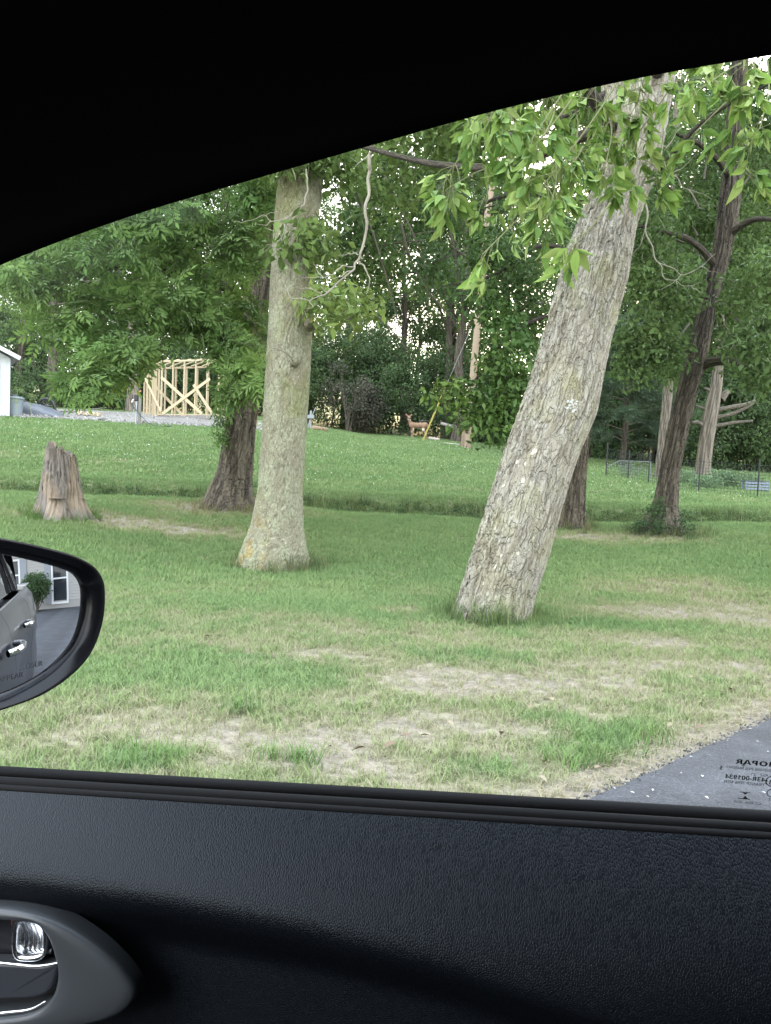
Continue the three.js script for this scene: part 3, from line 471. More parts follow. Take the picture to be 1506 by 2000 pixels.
// a spray of compound leaves at a twig's end: leaf stalks fan out, each with pairs of leaflets
function sprayGeo(seed, leaves, pairs, stalk, leaflet, wid) {
  const r = rng(seed), S = new Soup();
  for (let k = 0; k < leaves; k++) {
    const a = k / leaves * 6.283 + r(), el = -0.35 + r() * 0.75, D = V(Math.cos(a) * Math.cos(el), Math.sin(el), Math.sin(a) * Math.cos(el)), o = V((r() - 0.5) * 0.06, (r() - 0.5) * 0.1, (r() - 0.5) * 0.06), side = D.clone().cross(V(0, 1, 0)).normalize();
    for (let i = 0; i <= pairs; i++) { const t = 0.3 + 0.7 * i / pairs, c = o.clone().addScaledVector(D, t * stalk); c.y -= 0.25 * stalk * t * t;
      const up = V((r() - 0.5) * 0.5, 1, (r() - 0.5) * 0.5).normalize();
      if (i === pairs) quickLeaf(S, c, D.clone().add(V(0, -0.3, 0)), up, leaflet * 1.1, wid); else for (const s of [-1, 1]) quickLeaf(S, c, D.clone().multiplyScalar(0.65).addScaledVector(side, s * 0.8).add(V(0, -0.15 - 0.3 * r(), 0)), up, leaflet * (0.8 + 0.35 * r()), wid); }
  }
  return S.build();
}
// a loose clump of simple leaves
function clumpGeo(seed, n, rad, len, wid, flat = 0.7) { const r = rng(seed), S = new Soup(); for (let k = 0; k < n; k++) { const q = Math.cbrt(r()) * rad, p = rdir(r).multiplyScalar(q); p.y *= flat; quickLeaf(S, p, rdir(r).add(V(0, -0.35, 0)), rdir(r).add(V(0, 0.35, 0)).normalize(), len * (0.7 + 0.6 * r()), wid * (0.7 + 0.6 * r())); } return S.build(); }
const leafMat = (rough = 0.55, tr = 0.38) => phys([1, 1, 1], rough, { side: THREE.DoubleSide, transmission: tr, thickness: 0, specularIntensity: 0.5 });
const leafSoft = leafMat(1, 0.36), leafGloss = leafMat(0.6, 0.12);
const SPRAY = [sprayGeo(5, 6, 3, 0.2, 0.11, 0.036), sprayGeo(6, 5, 3, 0.22, 0.12, 0.04), sprayGeo(7, 7, 3, 0.18, 0.1, 0.034)];
const CLUMP = [clumpGeo(1, 46, 0.62, 0.21, 0.12), clumpGeo(2, 40, 0.7, 0.22, 0.13), clumpGeo(3, 50, 0.58, 0.19, 0.11)];
const SMALLCLUMP = [clumpGeo(4, 36, 0.34, 0.12, 0.062), clumpGeo(5, 32, 0.36, 0.125, 0.066)];
// scatter leaf pieces in lobes [centre, rx, ry, rz, count] below one tree
function foliage(name, tree, geos, mat, lobes, seed, colorA, colorB, scale = 1, shell = 0.45, tilt = 1.1) {
  const r = rng(seed), M = geos.map(() => []), C = geos.map(() => []), o = tree.position;
  for (const [c, rx, ry, rz, n, tint = 0] of lobes) { const lobeTone = r(); for (let i = 0; i < n; i++) {
    const v = rdir(r).multiplyScalar(lerp(Math.cbrt(r()), 1, shell * r())), k = Math.floor(r() * 0.999 * geos.length), s = scale * (0.7 + 0.6 * r());
    const p = V(c.x + v.x * rx - o.x, c.y + v.y * ry - o.y, c.z + v.z * rz - o.z);
    M[k].push(mat4(p, new THREE.Euler((r() - 0.5) * tilt, r() * 6.283, (r() - 0.5) * tilt), s));
    const q = clamp(0.55 * r() + 0.45 * lobeTone + tint), f = 0.82 + 0.36 * r(), cc = mix3(colorA, colorB, q); C[k].push([cc[0] * f, cc[1] * f, cc[2] * f]);
  } }
  const g = new THREE.Group(); g.name = name; g.userData.kind = 'stuff'; tree.add(g); geos.forEach((ge, i) => M[i].length && inst('leaf_clump', ge, mat, M[i], C[i], g)); return g;
}
// a branch from a to b that sags and forks into twigs round its end
function bough(a, b, r0, seed, spread, twigs = 6, sag = 0.08) {
  const r = rng(seed), S = new Soup(), L = a.distanceTo(b), mid = a.clone().lerp(b, 0.5).add(V((r() - 0.5) * 0.16 * L, sag * L * (r() - 0.2), (r() - 0.5) * 0.16 * L)), q = a.clone().lerp(b, 0.8).add(V((r() - 0.5) * 0.1 * L, 0, (r() - 0.5) * 0.1 * L));
  limb([a, mid, q, b], [r0, r0 * 0.7, r0 * 0.45, r0 * 0.2], { segs: 7, rings: 14, soup: S });
  for (let k = 0; k < twigs; k++) { const f = 0.45 + 0.55 * r(), s = f < 0.8 ? mid.clone().lerp(q, (f - 0.45) / 0.35) : q.clone().lerp(b, (f - 0.8) / 0.2), e = b.clone().add(rdir(r).multiplyScalar(spread * (0.4 + 0.7 * r()))); e.y -= 0.1 * spread; const m = s.clone().lerp(e, 0.5).add(rdir(r).multiplyScalar(0.12 * spread)); limb([s, m, e], [r0 * 0.28, r0 * 0.2, r0 * 0.08], { segs: 5, rings: 6, soup: S }); }
  return S.build();
}
const lobe = (px, py, d, rxp, ryp, n, tint = 0, deep = 1) => [at(px, py, d), rxp / FOCAL * d, ryp / FOCAL * d, rxp / FOCAL * d * deep, n, tint];

// a crooked dead twig: kinks between the given points
function crooked(S, pts, r0, seed, kink = 0.09) { const r = rng(seed), Q = []; for (let i = 0; i < pts.length - 1; i++) { const a = pts[i], b = pts[i + 1], L = a.distanceTo(b); Q.push(a); for (const f of [0.35, 0.7]) Q.push(a.clone().lerp(b, f).add(rdir(r).multiplyScalar(kink * L))); } Q.push(pts[pts.length - 1]); limb(Q, [r0, r0 * 0.72, r0 * 0.5, r0 * 0.3, r0 * 0.16], { segs: 7, rings: Q.length * 4, soup: S, wob: (a, t, l, q) => q * 0.35 * n3(l * 22, Math.cos(a) * 2, seed) }); }

// ---------- the leaning tree by the drive ----------
{
  const rows = [[872, 1034, 1232], [902, 1049, 1150], [925, 1076, 1070], [946, 1096, 1000], [985, 1134, 880], [1020, 1166, 790], [1064, 1196, 650], [1098, 1228, 530], [1132, 1248, 430], [1160, 1268, 370], [1182, 1290, 310], [1205, 1300, 250]];
  const [P, W] = trunkOf(rows, 6.8); const foot = onGround(975, 1195, 6.8); P[0].y = Math.min(P[0].y, foot.y - 0.2);
  const tree = treeThing('leaning_tree', 'thick pale barked tree leaning over the lawn with long hanging light green leaves', foot);
  TREEFOOT.push([foot.x, foot.z, 0.3]);
  const rough = (a, l) => 0.32 + 1.35 * smooth(-0.1, -0.85, Math.cos(a + 0.2)) + 0.3 * smooth(2.2, 3.6, l);
  const f = furrows(3, 0.016, 24, 2.2, rough), knob = at(1165, 782, 6.6);
  const wob = (a, t, l, r, C) => { let w = f(a, t, l, r) + 0.02 * Math.exp(-Math.max(0, l - 0.15) / 0.2) * (1 - 0.7 * Math.cos(a)); const kd = C.y - knob.y; w += 0.014 * Math.exp(-kd * kd / 0.03) * Math.max(0, Math.cos(a)) ** 4; return w; };
  const color = (p, a, t, l) => { const m = fbm(p.x * 2.2, p.y * 1.6, p.z * 2.2 + 3, 3), h = fbm(p.x * 7, p.y * 4, p.z * 7, 3); let c = mix3([1, 1, 1], [0.94, 0.93, 0.82], smooth(-0.1, 0.4, m + 0.5 * h)); c = mix3(c, [0.9, 0.87, 0.81], smooth(0.1, 0.35, -m + 0.3 * h) * 0.7); return c; };
  mesh('trunk', local(limb(P, W, { segs: 190, rings: 560, wob, tile: 1, color, cap: false }), tree), barkLean, tree);
  // pale scars where bark flaked off, each a thin raised chip
  const r = rng(40); const scars = [[1043, 883, 5, 9], [1021, 938, 5, 9], [1010, 902, 2.5, 5], [1026, 905, 3, 5], [984, 948, 3, 4], [966, 1108, 6, 9], [1064, 715, 3, 9], [944, 1140, 4, 6], [1002, 1000, 3, 3], [980, 1085, 2.5, 5], [1012, 1080, 4, 5]];
  const ray = new THREE.Raycaster(); tree.updateMatrixWorld(true);
  const scarMat = std([0.46, 0.43, 0.34], 0.95), lich = std([0.4, 0.41, 0.39], 1);
  const chip = (px, py, w, h, m, name, n) => { const S = new Soup(), c = []; ray.set(EYE, sight(px, py)); const hit = ray.intersectObject(tree.children[0])[0]; if (!hit) return; const N = hit.face.normal.clone().transformDirection(tree.matrixWorld), q = hit.point.clone().addScaledVector(N, 0.004), X = V(0, 1, 0).cross(N).normalize(), Y = N.clone().cross(X), k = 6.6 / FOCAL; const cc = S.v(q.x, q.y, q.z); for (let i = 0; i < n; i++) { const a = i / n * 6.283, e = 0.7 + 0.5 * r(), x = Math.cos(a) * w * k * e + 0.3 * Math.sin(a) * h * k, y = Math.sin(a) * h * k * e; const p = q.clone().addScaledVector(X, x).addScaledVector(Y, y).addScaledVector(N, -0.006 - 0.12 * x * x / 0.3); c.push(S.v(p.x, p.y, p.z)); } for (let i = 0; i < n; i++) S.tri(cc, c[i], c[(i + 1) % n]); mesh(name, local(S.build(), tree), m, tree); };
  for (const s of scars) chip(...s, scarMat, 'bark_scar', 9);
  for (let i = 0; i < 26; i++) { const a = r() * 6.283, q = Math.sqrt(r()) * 13; chip(1116 + Math.cos(a) * q, 792 + Math.sin(a) * q, 2 + 2.2 * r(), 2 + 2 * r(), lich, 'lichen_patch', 7); }
  // stems above the fork
  const stem = (pts, rad, d) => mesh('stem', local(limb(pts.map(([x, y]) => at(x, y, d)), rad, { segs: 40, rings: 120, wob: furrows(9, 0.008, 17, 2.3), tile: 1, color, cap: true }), tree), barkLean, tree);
  stem([[1240, 300], [1262, 210], [1285, 110], [1310, -60], [1340, -400], [1380, -900]], [0.22, 0.2, 0.175, 0.16, 0.12, 0.05], 6.8);
  stem([[1212, 340], [1200, 230], [1196, 130], [1180, -50], [1120, -400], [1060, -800]], [0.13, 0.115, 0.1, 0.09, 0.06, 0.03], 6.95);
  // limbs reaching out over the drive that carry the hanging twigs
  const arm = (pts, r0, mat = barkDark) => mesh('branch', local(limb(pts.map(([x, y, d]) => at(x, y, d)), [r0, r0 * 0.8, r0 * 0.6, r0 * 0.35], { segs: 12, rings: 30, color: () => [1, 1, 1], tile: 0.5 }), tree), mat, tree);
  arm([[1205, 260, 6.9], [1100, 120, 6.0], [960, 60, 5.2], [840, 20, 4.8]], 0.06); arm([[1280, 150, 6.7], [1330, 40, 5.8], [1430, -20, 5.0], [1560, -60, 4.6]], 0.06); arm([[1290, 330, 6.8], [1360, 250, 6.2], [1430, 200, 5.6], [1510, 160, 5.2]], 0.022);
  arm([[1195, 240, 7], [1000, 320, 7.4], [860, 322, 7.8], [690, 282, 8.2]], 0.055); arm([[1190, 180, 6.9], [1020, 260, 7.2], [930, 250, 7.6], [800, 180, 8]], 0.03);
  // hanging leaf clusters: each twig a part with its leaves
  const LEAVES = [0, 1, 2, 3].map((k) => { const S = new Soup(); bladeLeaf(S, V(0, 0, 0), V(0, -1, 0.3), V(0, 0.3, 1), [0.125, 0.105, 0.14, 0.09][k], [0.05, 0.046, 0.052, 0.042][k], [-0.1, 0.2, 0.35, -0.25][k], [0.3, 0.5, 0.2, 0.65][k]); return S.build(); });
  const tones = [[0.17, 0.265, 0.055], [0.14, 0.235, 0.05], [0.21, 0.3, 0.075], [0.11, 0.2, 0.045], [0.24, 0.32, 0.1]].map((c) => phys(c, 0.92, { side: THREE.DoubleSide, transmission: 0.34, thickness: 0, specularIntensity: 0.45 }));
  const B = [[870, 385, 4.9, 46, 75, 30], [925, 262, 4.9, 38, 42, 16], [985, 255, 4.7, 60, 50, 26], [1045, 300, 4.6, 62, 50, 28], [1010, 345, 4.7, 55, 50, 26], [1050, 400, 4.6, 55, 60, 28], [950, 418, 5.0, 30, 40, 8], [945, 520, 4.6, 36, 38, 16], [1110, 350, 4.8, 55, 60, 24], [1112, 500, 4.5, 42, 36, 16], [1070, 455, 4.6, 32, 48, 12], [1000, 460, 4.9, 30, 40, 7], [1170, 345, 5.4, 50, 42, 16], [1395, 195, 4.7, 66, 64, 22], [1465, 180, 4.5, 60, 66, 24], [1480, 295, 4.6, 52, 70, 22]];
  const more = [[1195, 250, 5.7, 50, 50, 22], [1250, 270, 5.8, 50, 60, 26], [1285, 330, 5.9, 40, 40, 16], [1215, 370, 5.6, 50, 26, 18], [1255, 180, 5.7, 50, 40, 20], [940, 215, 5.3, 70, 30, 16], [1060, 190, 5.4, 80, 36, 24], [1130, 250, 5.5, 70, 50, 24], [1190, 150, 5.6, 60, 40, 18], [1000, 420, 5.2, 50, 40, 14], [985, 265, 5.1, 70, 50, 30], [1040, 320, 5.0, 80, 60, 40], [1080, 400, 5.1, 60, 60, 28], [1120, 330, 5.2, 60, 60, 26], [930, 300, 5.2, 40, 40, 12], [870, 400, 5.2, 40, 60, 16], [1180, 300, 5.6, 60, 60, 24], [1225, 330, 5.8, 55, 60, 26], [1270, 375, 5.8, 55, 34, 18], [1238, 215, 5.6, 62, 56, 22], [1330, 195, 5, 60, 62, 24], [1425, 265, 5, 56, 52, 22], [1345, 290, 5.3, 45, 45, 10], [1470, 360, 4.9, 44, 36, 12], [1390, 120, 5, 80, 50, 26], [1150, 200, 5.3, 60, 40, 16], [1080, 215, 5.2, 60, 40, 18], [1300, 130, 5.4, 60, 40, 16], [1200, 280, 5.6, 40, 50, 12], [1440, 80, 5.2, 100, 60, 24], [1000, 200, 5.2, 80, 30, 14]];
  const rr = rng(91); let made = 0; const M = LEAVES.map(() => []), Cc = LEAVES.map(() => []);
  const hang = (b, own) => {
    // a drooping branchlet enters each clump from above and forks; every fork ends in groups of leaflets that splay out and down
    const [px, py, d, rx, ry, n] = b, c = at(px, py, d), kx = rx / FOCAL * d, ky = ry / FOCAL * d, top = c.clone().add(V((rr() - 0.3) * 0.5, ky + 0.12 + 0.35 * rr(), (rr() - 0.8) * 0.4)), hub = c.clone().add(V((rr() - 0.5) * kx * 0.5, ky * 0.55, (rr() - 0.5) * kx * 0.5)), S = new Soup(), tips = [], nt = Math.max(3, Math.round(n / 3.4));
    limb([top, top.clone().lerp(hub, 0.5).add(V(0.03, 0.03, 0)), hub], [0.006, 0.0045, 0.0035], { segs: 6, rings: 8, soup: S });
    for (let k = 0; k < nt; k++) { const a = rr() * 6.283, q = Math.sqrt(rr()), e = c.clone().add(V(Math.cos(a) * q * kx, (rr() * 1.7 - 0.95) * ky * (1 - 0.3 * q), Math.sin(a) * q * kx)), s0 = hub.clone().lerp(top, 0.4 * rr() * rr()), m = s0.clone().lerp(e, 0.5).add(V(0, 0.12 * s0.distanceTo(e), 0)); limb([s0, m, e], [0.0028, 0.0022, 0.0012], { segs: 5, rings: 7, soup: S }); tips.push([m, e]); }
    const twig = mesh('hanging_twig', local(S.build(), tree), greenTwig, tree), N = Math.round(n * 2.1);
    for (let i = 0; i < N; i++) { const [m, e] = tips[i % nt], f = 0.45 + 0.6 * rr(), p = m.clone().lerp(e, Math.min(1, f)), out = e.clone().sub(m).setY(0).normalize(), s = 0.62 + 0.62 * rr(), k = Math.floor(rr() * 3.999);
      const q = new THREE.Quaternion().setFromUnitVectors(V(0, -1, 0), V(out.x * 0.7 + (rr() - 0.5) * 1.1, -0.35 - 0.9 * rr(), out.z * 0.7 + (rr() - 0.5) * 1.1).normalize()).multiply(new THREE.Quaternion().setFromAxisAngle(V(0, 1, 0), rr() * 6.283)); p.sub(tree.position);
      if (own && made < 296) { const l = mesh('leaf', LEAVES[k], tones[Math.floor(rr() * 4.999)], twig); l.position.copy(p); l.quaternion.copy(q); l.scale.setScalar(s); made++; }
      else { M[k].push(mat4(p, q, s)); const t = [[0.15, 0.25, 0.045], [0.11, 0.2, 0.04], [0.19, 0.285, 0.06], [0.22, 0.29, 0.08]][Math.floor(rr() * 3.999)]; Cc[k].push(t); } }
  };
  B.forEach((b) => hang(b, true)); more.forEach((b) => hang(b, false));
  const g = new THREE.Group(); g.name = 'upper_leaves'; g.userData.kind = 'stuff'; tree.add(g); LEAVES.forEach((ge, i) => inst('leaf', ge, leafSoft, M[i], Cc[i], g));
  // crown out of the picture, above the trunk
  const L = []; for (let i = 0; i < 16; i++) L.push([V(foot.x + 2.2 + (rr() - 0.35) * 4.5, 6.2 + rr() * 5, foot.z + (rr() - 0.6) * 4.5), 1.2, 0.8, 1.2, 26]);
  foliage('crown', tree, SMALLCLUMP, leafSoft, L, 5, [0.06, 0.12, 0.03], [0.1, 0.17, 0.04], 1.6);
  // bare twigs beside the trunk
  const dead = (paths, name = 'dead_twig') => { const S = new Soup(); paths.forEach(([pts, rad], i) => crooked(S, pts.map(([x, y, d = 6.6]) => at(x, y, d)), rad, 70 + i)); mesh(name, local(S.build(), tree), deadMat, tree); };
  dead([[[[1262, 400], [1268, 470], [1285, 512], [1330, 537], [1370, 520], [1398, 495]], 0.008], [[[1285, 512], [1300, 545], [1350, 558], [1372, 552]], 0.005], [[[1330, 537], [1300, 560], [1275, 572]], 0.003], [[[1370, 520], [1385, 530], [1405, 532]], 0.003], [[[1350, 558], [1365, 570], [1372, 580]], 0.003], [[[1262, 400], [1250, 480], [1235, 500]], 0.004]]);
  dead([[[[1290, 310], [1310, 340], [1345, 370], [1390, 390]], 0.006], [[[1310, 340], [1330, 330], [1360, 300]], 0.004], [[[1345, 370], [1360, 395], [1400, 405]], 0.003], [[[1300, 290], [1330, 250], [1350, 220]], 0.004]]);
}

// ---------- pale straight tree ----------
{
  const rows = [[452, 612, 1140], [470, 602, 1085], [490, 593, 1030], [503, 592, 960], [511, 597, 860], [517, 604, 760], [523, 609, 660], [529, 612, 540], [536, 621, 430], [546, 633, 330], [555, 640, 230], [566, 640, 100], [580, 640, -120], [600, 640, -420]];
  const [P, W] = trunkOf(rows, 10), foot = onGround(535, 1108, 10), tree = treeThing('shade_tree', 'pale grey speckled tree with straight trunk and bare dead branches', foot);
  TREEFOOT.push([foot.x, foot.z, 0.34]);
  const f = furrows(21, 0.01, 24, 3.6), color = (p, a, t, l) => { const m = fbm(p.x * 1.8, p.y * 1.3, p.z * 1.8, 3), h = fbm(p.x * 6, p.y * 6, p.z * 6, 3); let c = mix3([1, 1, 1], [0.84, 0.87, 0.66], smooth(0, 0.3, m + 0.2 * h)); const rust = smooth(0.05, 0.25, h + 0.1) * smooth(1.25, 0.4, l) * smooth(0.1, -0.12, p.x - foot.x + 0.05 + 0.1 * h); return mix3(c, [1.05, 0.78, 0.4], 0.75 * rust); };
  mesh('trunk', local(limb(P, W, { segs: 130, rings: 420, wob: (a, t, l, r) => f(a, t, l, r) + 0.06 * Math.exp(-l / 0.25) * (1 + 0.7 * Math.cos(4 * a + 0.6)), tile: 1, color }), tree), barkPale, tree);
  const knot = (px, py, r0) => { const c = at(px, py, 9.72); mesh('branch_collar', local(limb([c.clone().add(V(0, 0, -0.1)), c, c.clone().add(V(0.02, -0.03, 0.05))], [r0, r0 * 0.8, r0 * 0.45], { segs: 18, rings: 12, color: () => [0.85, 0.8, 0.75], tile: 0.4 }), tree), barkPale, tree); };
  knot(575, 708, 0.07); knot(604, 632, 0.08); knot(610, 425, 0.06);
  // big dead branch hanging in front of the trunk
  const S = new Soup(), jr = rng(66), tw = (pts, rad, d = 8.6) => crooked(S, pts.map(([x, y, e]) => at(x + 3 * (jr() - 0.5), y + 3 * (jr() - 0.5), (e ?? d) + 0.15 * (jr() - 0.5))), rad, Math.floor(jr() * 900));
  tw([[735, 270, 8.4], [722, 300, 8.5], [720, 350], [714, 420], [710, 470], [700, 505], [685, 530], [655, 558], [630, 578], [605, 588], [575, 585], [553, 564]], 0.023);
  tw([[697, 508], [712, 525], [722, 545], [720, 560], [716, 575]], 0.012); tw([[700, 500], [690, 490]], 0.01); tw([[690, 522], [668, 520], [650, 535], [632, 543], [600, 544], [575, 536]], 0.009); tw([[630, 578], [610, 565], [585, 563], [566, 555]], 0.008); tw([[632, 543], [620, 530], [612, 510]], 0.006); tw([[685, 530], [660, 542], [640, 545]], 0.007); tw([[697, 495], [680, 495], [660, 500]], 0.006); tw([[722, 300], [700, 320], [690, 330]], 0.008); tw([[605, 588], [612, 600], [595, 602]], 0.006); tw([[640, 570], [625, 560], [618, 545]], 0.005);
  mesh('dead_branch', local(S.build(), tree), deadMat, tree);
  const S2 = new Soup(), t2 = (pts, rad) => crooked(S2, pts.map(([x, y]) => at(x, y, 9.3)), rad, Math.floor(rad * 9000) + pts.length);
  t2([[598, 330], [600, 360], [594, 400], [580, 412], [560, 425], [530, 432], [515, 420], [480, 432], [455, 434]], 0.012); t2([[560, 425], [555, 450], [545, 470], [533, 480], [515, 492]], 0.009); t2([[533, 480], [545, 490], [550, 494]], 0.005); t2([[533, 480], [522, 478], [513, 488]], 0.005); t2([[560, 440], [578, 448], [580, 470], [578, 475]], 0.006); t2([[530, 432], [520, 440], [500, 436]], 0.006); t2([[545, 415], [530, 415], [510, 425]], 0.006);
  mesh('dead_branch', local(S2.build(), tree), deadMat, tree);
  const S3 = new Soup(); limb([[575, 708, 9.7], [560, 690, 9.5], [535, 680, 9.4], [520, 690, 9.3]].map((q) => at(...q)), [0.01, 0.008, 0.004], { segs: 6, rings: 14, soup: S3 }); limb([[560, 690, 9.5], [550, 672, 9.4], [530, 676, 9.3]].map((q) => at(...q)), [0.006, 0.004, 0.003], { segs: 6, rings: 10, soup: S3 }); mesh('dead_branch', local(S3.build(), tree), deadMat, tree);
  const r = rng(17), L = []; for (let i = 0; i < 12; i++) L.push([V(foot.x + (r() - 0.5) * 7, 7 + r() * 5.5, foot.z + (r() - 0.7) * 6), 1.3, 0.8, 1.3, 26]);
  [[650, 600, 9.4, 22, 28, 10, 0.5], [700, 590, 10, 20, 20, 6, 0.5], [660, 330, 9.8, 50, 24, 14], [560, 310, 9.6, 60, 30, 16], [620, 480, 9.8, 24, 40, 10], [590, 470, 9.5, 20, 30, 6], [760, 370, 11, 60, 60, 14], [800, 300, 11, 80, 30, 16], [900, 240, 11, 90, 40, 22], [1030, 220, 11.5, 90, 50, 26], [1130, 200, 11.5, 70, 60, 22], [940, 320, 11.5, 70, 40, 14]].forEach((b) => L.push(lobe(...b)));
  foliage('crown', tree, SMALLCLUMP, leafSoft, L, 6, [0.075, 0.13, 0.032], [0.15, 0.22, 0.055]);
}

// ---------- dark tree with low leafy boughs, behind the pale one ----------
{
  const D = 14.3, rows = [[392, 506, 1000], [404, 496, 970], [424, 493, 925], [438, 499, 850], [449, 507, 765], [465, 519, 650], [479, 529, 550], [495, 540, 430], [512, 552, 320], [530, 562, 180], [545, 570, 0], [560, 580, -200]];
  const [P, W] = trunkOf(rows, D), foot = onGround(450, 984, D), tree = treeThing('shade_tree', 'dark furrowed tree with low leafy boughs and small vine beside the stump', foot);
  TREEFOOT.push([foot.x, foot.z, 0.42]);
  const f = furrows(31, 0.016, 26, 1.6), color = (p) => { const m = fbm(p.x * 2, p.y * 2, p.z * 2, 3); return mix3([1, 0.98, 0.95], [1.0, 0.98, 0.72], smooth(0.05, 0.3, m)); };
  mesh('trunk', local(limb(P, W, { segs: 130, rings: 260, wob: (a, t, l, r) => f(a, t, l, r) + 0.04 * Math.exp(-l / 0.3) * (1 + 0.6 * Math.cos(4 * a)), tile: 1.2, color }), tree), barkDark, tree);
  const arm = (pts, rad) => mesh('limb', local(limb(pts.map((q) => at(...q)), rad, { segs: 16, rings: 40, wob: furrows(33, 0.008, 14, 2), color: () => [1, 1, 1], tile: 0.8 }), tree), barkDark, tree);
  arm([[482, 700, 14.3], [450, 665, 14], [418, 630, 13.6], [390, 585, 13], [350, 545, 12.4], [310, 515, 12], [270, 500, 11.6]], [0.17, 0.16, 0.14, 0.12, 0.1, 0.07, 0.03]);
  arm([[500, 520, 14.3], [440, 460, 13.4], [380, 420, 12.4], [320, 395, 11.5], [250, 380, 10.8]], [0.13, 0.11, 0.09, 0.06, 0.03]);
  arm([[488, 640, 14.2], [440, 560, 13], [330, 525, 11.8], [200, 520, 11], [90, 530, 10.4]], [0.12, 0.1, 0.08, 0.05, 0.02]);
  arm([[480, 720, 14.1], [500, 712, 12.8], [500, 730, 11.6], [470, 745, 10.8]], [0.06, 0.045, 0.03, 0.015]);
  const Ls = [[300, 440, 10.5, 110, 50, 46], [430, 400, 10.5, 90, 50, 40], [520, 370, 10.8, 60, 40, 20], [380, 480, 11, 110, 50, 42], [200, 480, 10, 100, 42, 34], [100, 530, 10, 80, 36, 26], [30, 545, 10.2, 60, 40, 20], [475, 480, 10.6, 50, 60, 26], [330, 590, 10.5, 76, 46, 36], [260, 575, 11, 60, 40, 18], [190, 620, 10.4, 80, 50, 28], [110, 640, 10.6, 60, 50, 18], [230, 690, 10.2, 80, 42, 30], [170, 745, 9.8, 46, 34, 18], [215, 720, 10, 50, 36, 16], [345, 635, 10.6, 70, 38, 26], [395, 610, 11, 50, 50, 18], [432, 662, 11.2, 44, 26, 12], [450, 690, 11, 60, 44, 26], [492, 738, 10.5, 50, 30, 26], [446, 770, 10.6, 24, 14, 8], [530, 735, 10.2, 36, 26, 12], [462, 722, 10.8, 26, 22, 8], [60, 600, 12, 60, 40, 10], [60, 480, 10.4, 50, 30, 12], [360, 545, 12, 70, 40, 16], [450, 570, 12, 50, 60, 20], [500, 640, 12, 40, 60, 16], [440, 340, 10.6, 120, 36, 22]];
  const r = rng(8), lobes = Ls.map((b) => lobe(...b)), up = []; for (let i = 0; i < 8; i++) up.push([V(foot.x + (r() - 0.6) * 8, 8 + r() * 5, foot.z + (r() - 0.4) * 6), 1.5, 0.9, 1.5, 30]);
  Ls.forEach((b, i) => { const e = at(b[0], b[1], b[2]), s = at(lerp(b[0], 440, 0.4), lerp(b[1], 560, 0.35) , lerp(b[2], 13.4, 0.4)); mesh('branch', local(bough(s, e, 0.022, 300 + i, b[3] / FOCAL * b[2], 7), tree), twigMat, tree); });
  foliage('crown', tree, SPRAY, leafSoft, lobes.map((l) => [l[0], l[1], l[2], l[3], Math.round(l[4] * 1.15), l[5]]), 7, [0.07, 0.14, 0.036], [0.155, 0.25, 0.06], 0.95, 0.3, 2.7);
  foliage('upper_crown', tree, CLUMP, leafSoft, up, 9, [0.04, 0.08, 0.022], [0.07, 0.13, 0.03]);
  // vine on the trunk's edge
  const v = []; for (let i = 0; i < 9; i++) v.push([at(434 - i * 0.6, 765 + i * 12, 13.95), 0.07, 0.1, 0.08, 4]);
  foliage('vine', tree, SMALLCLUMP, leafSoft, v, 10, [0.07, 0.14, 0.03], [0.1, 0.18, 0.04], 0.4);
}
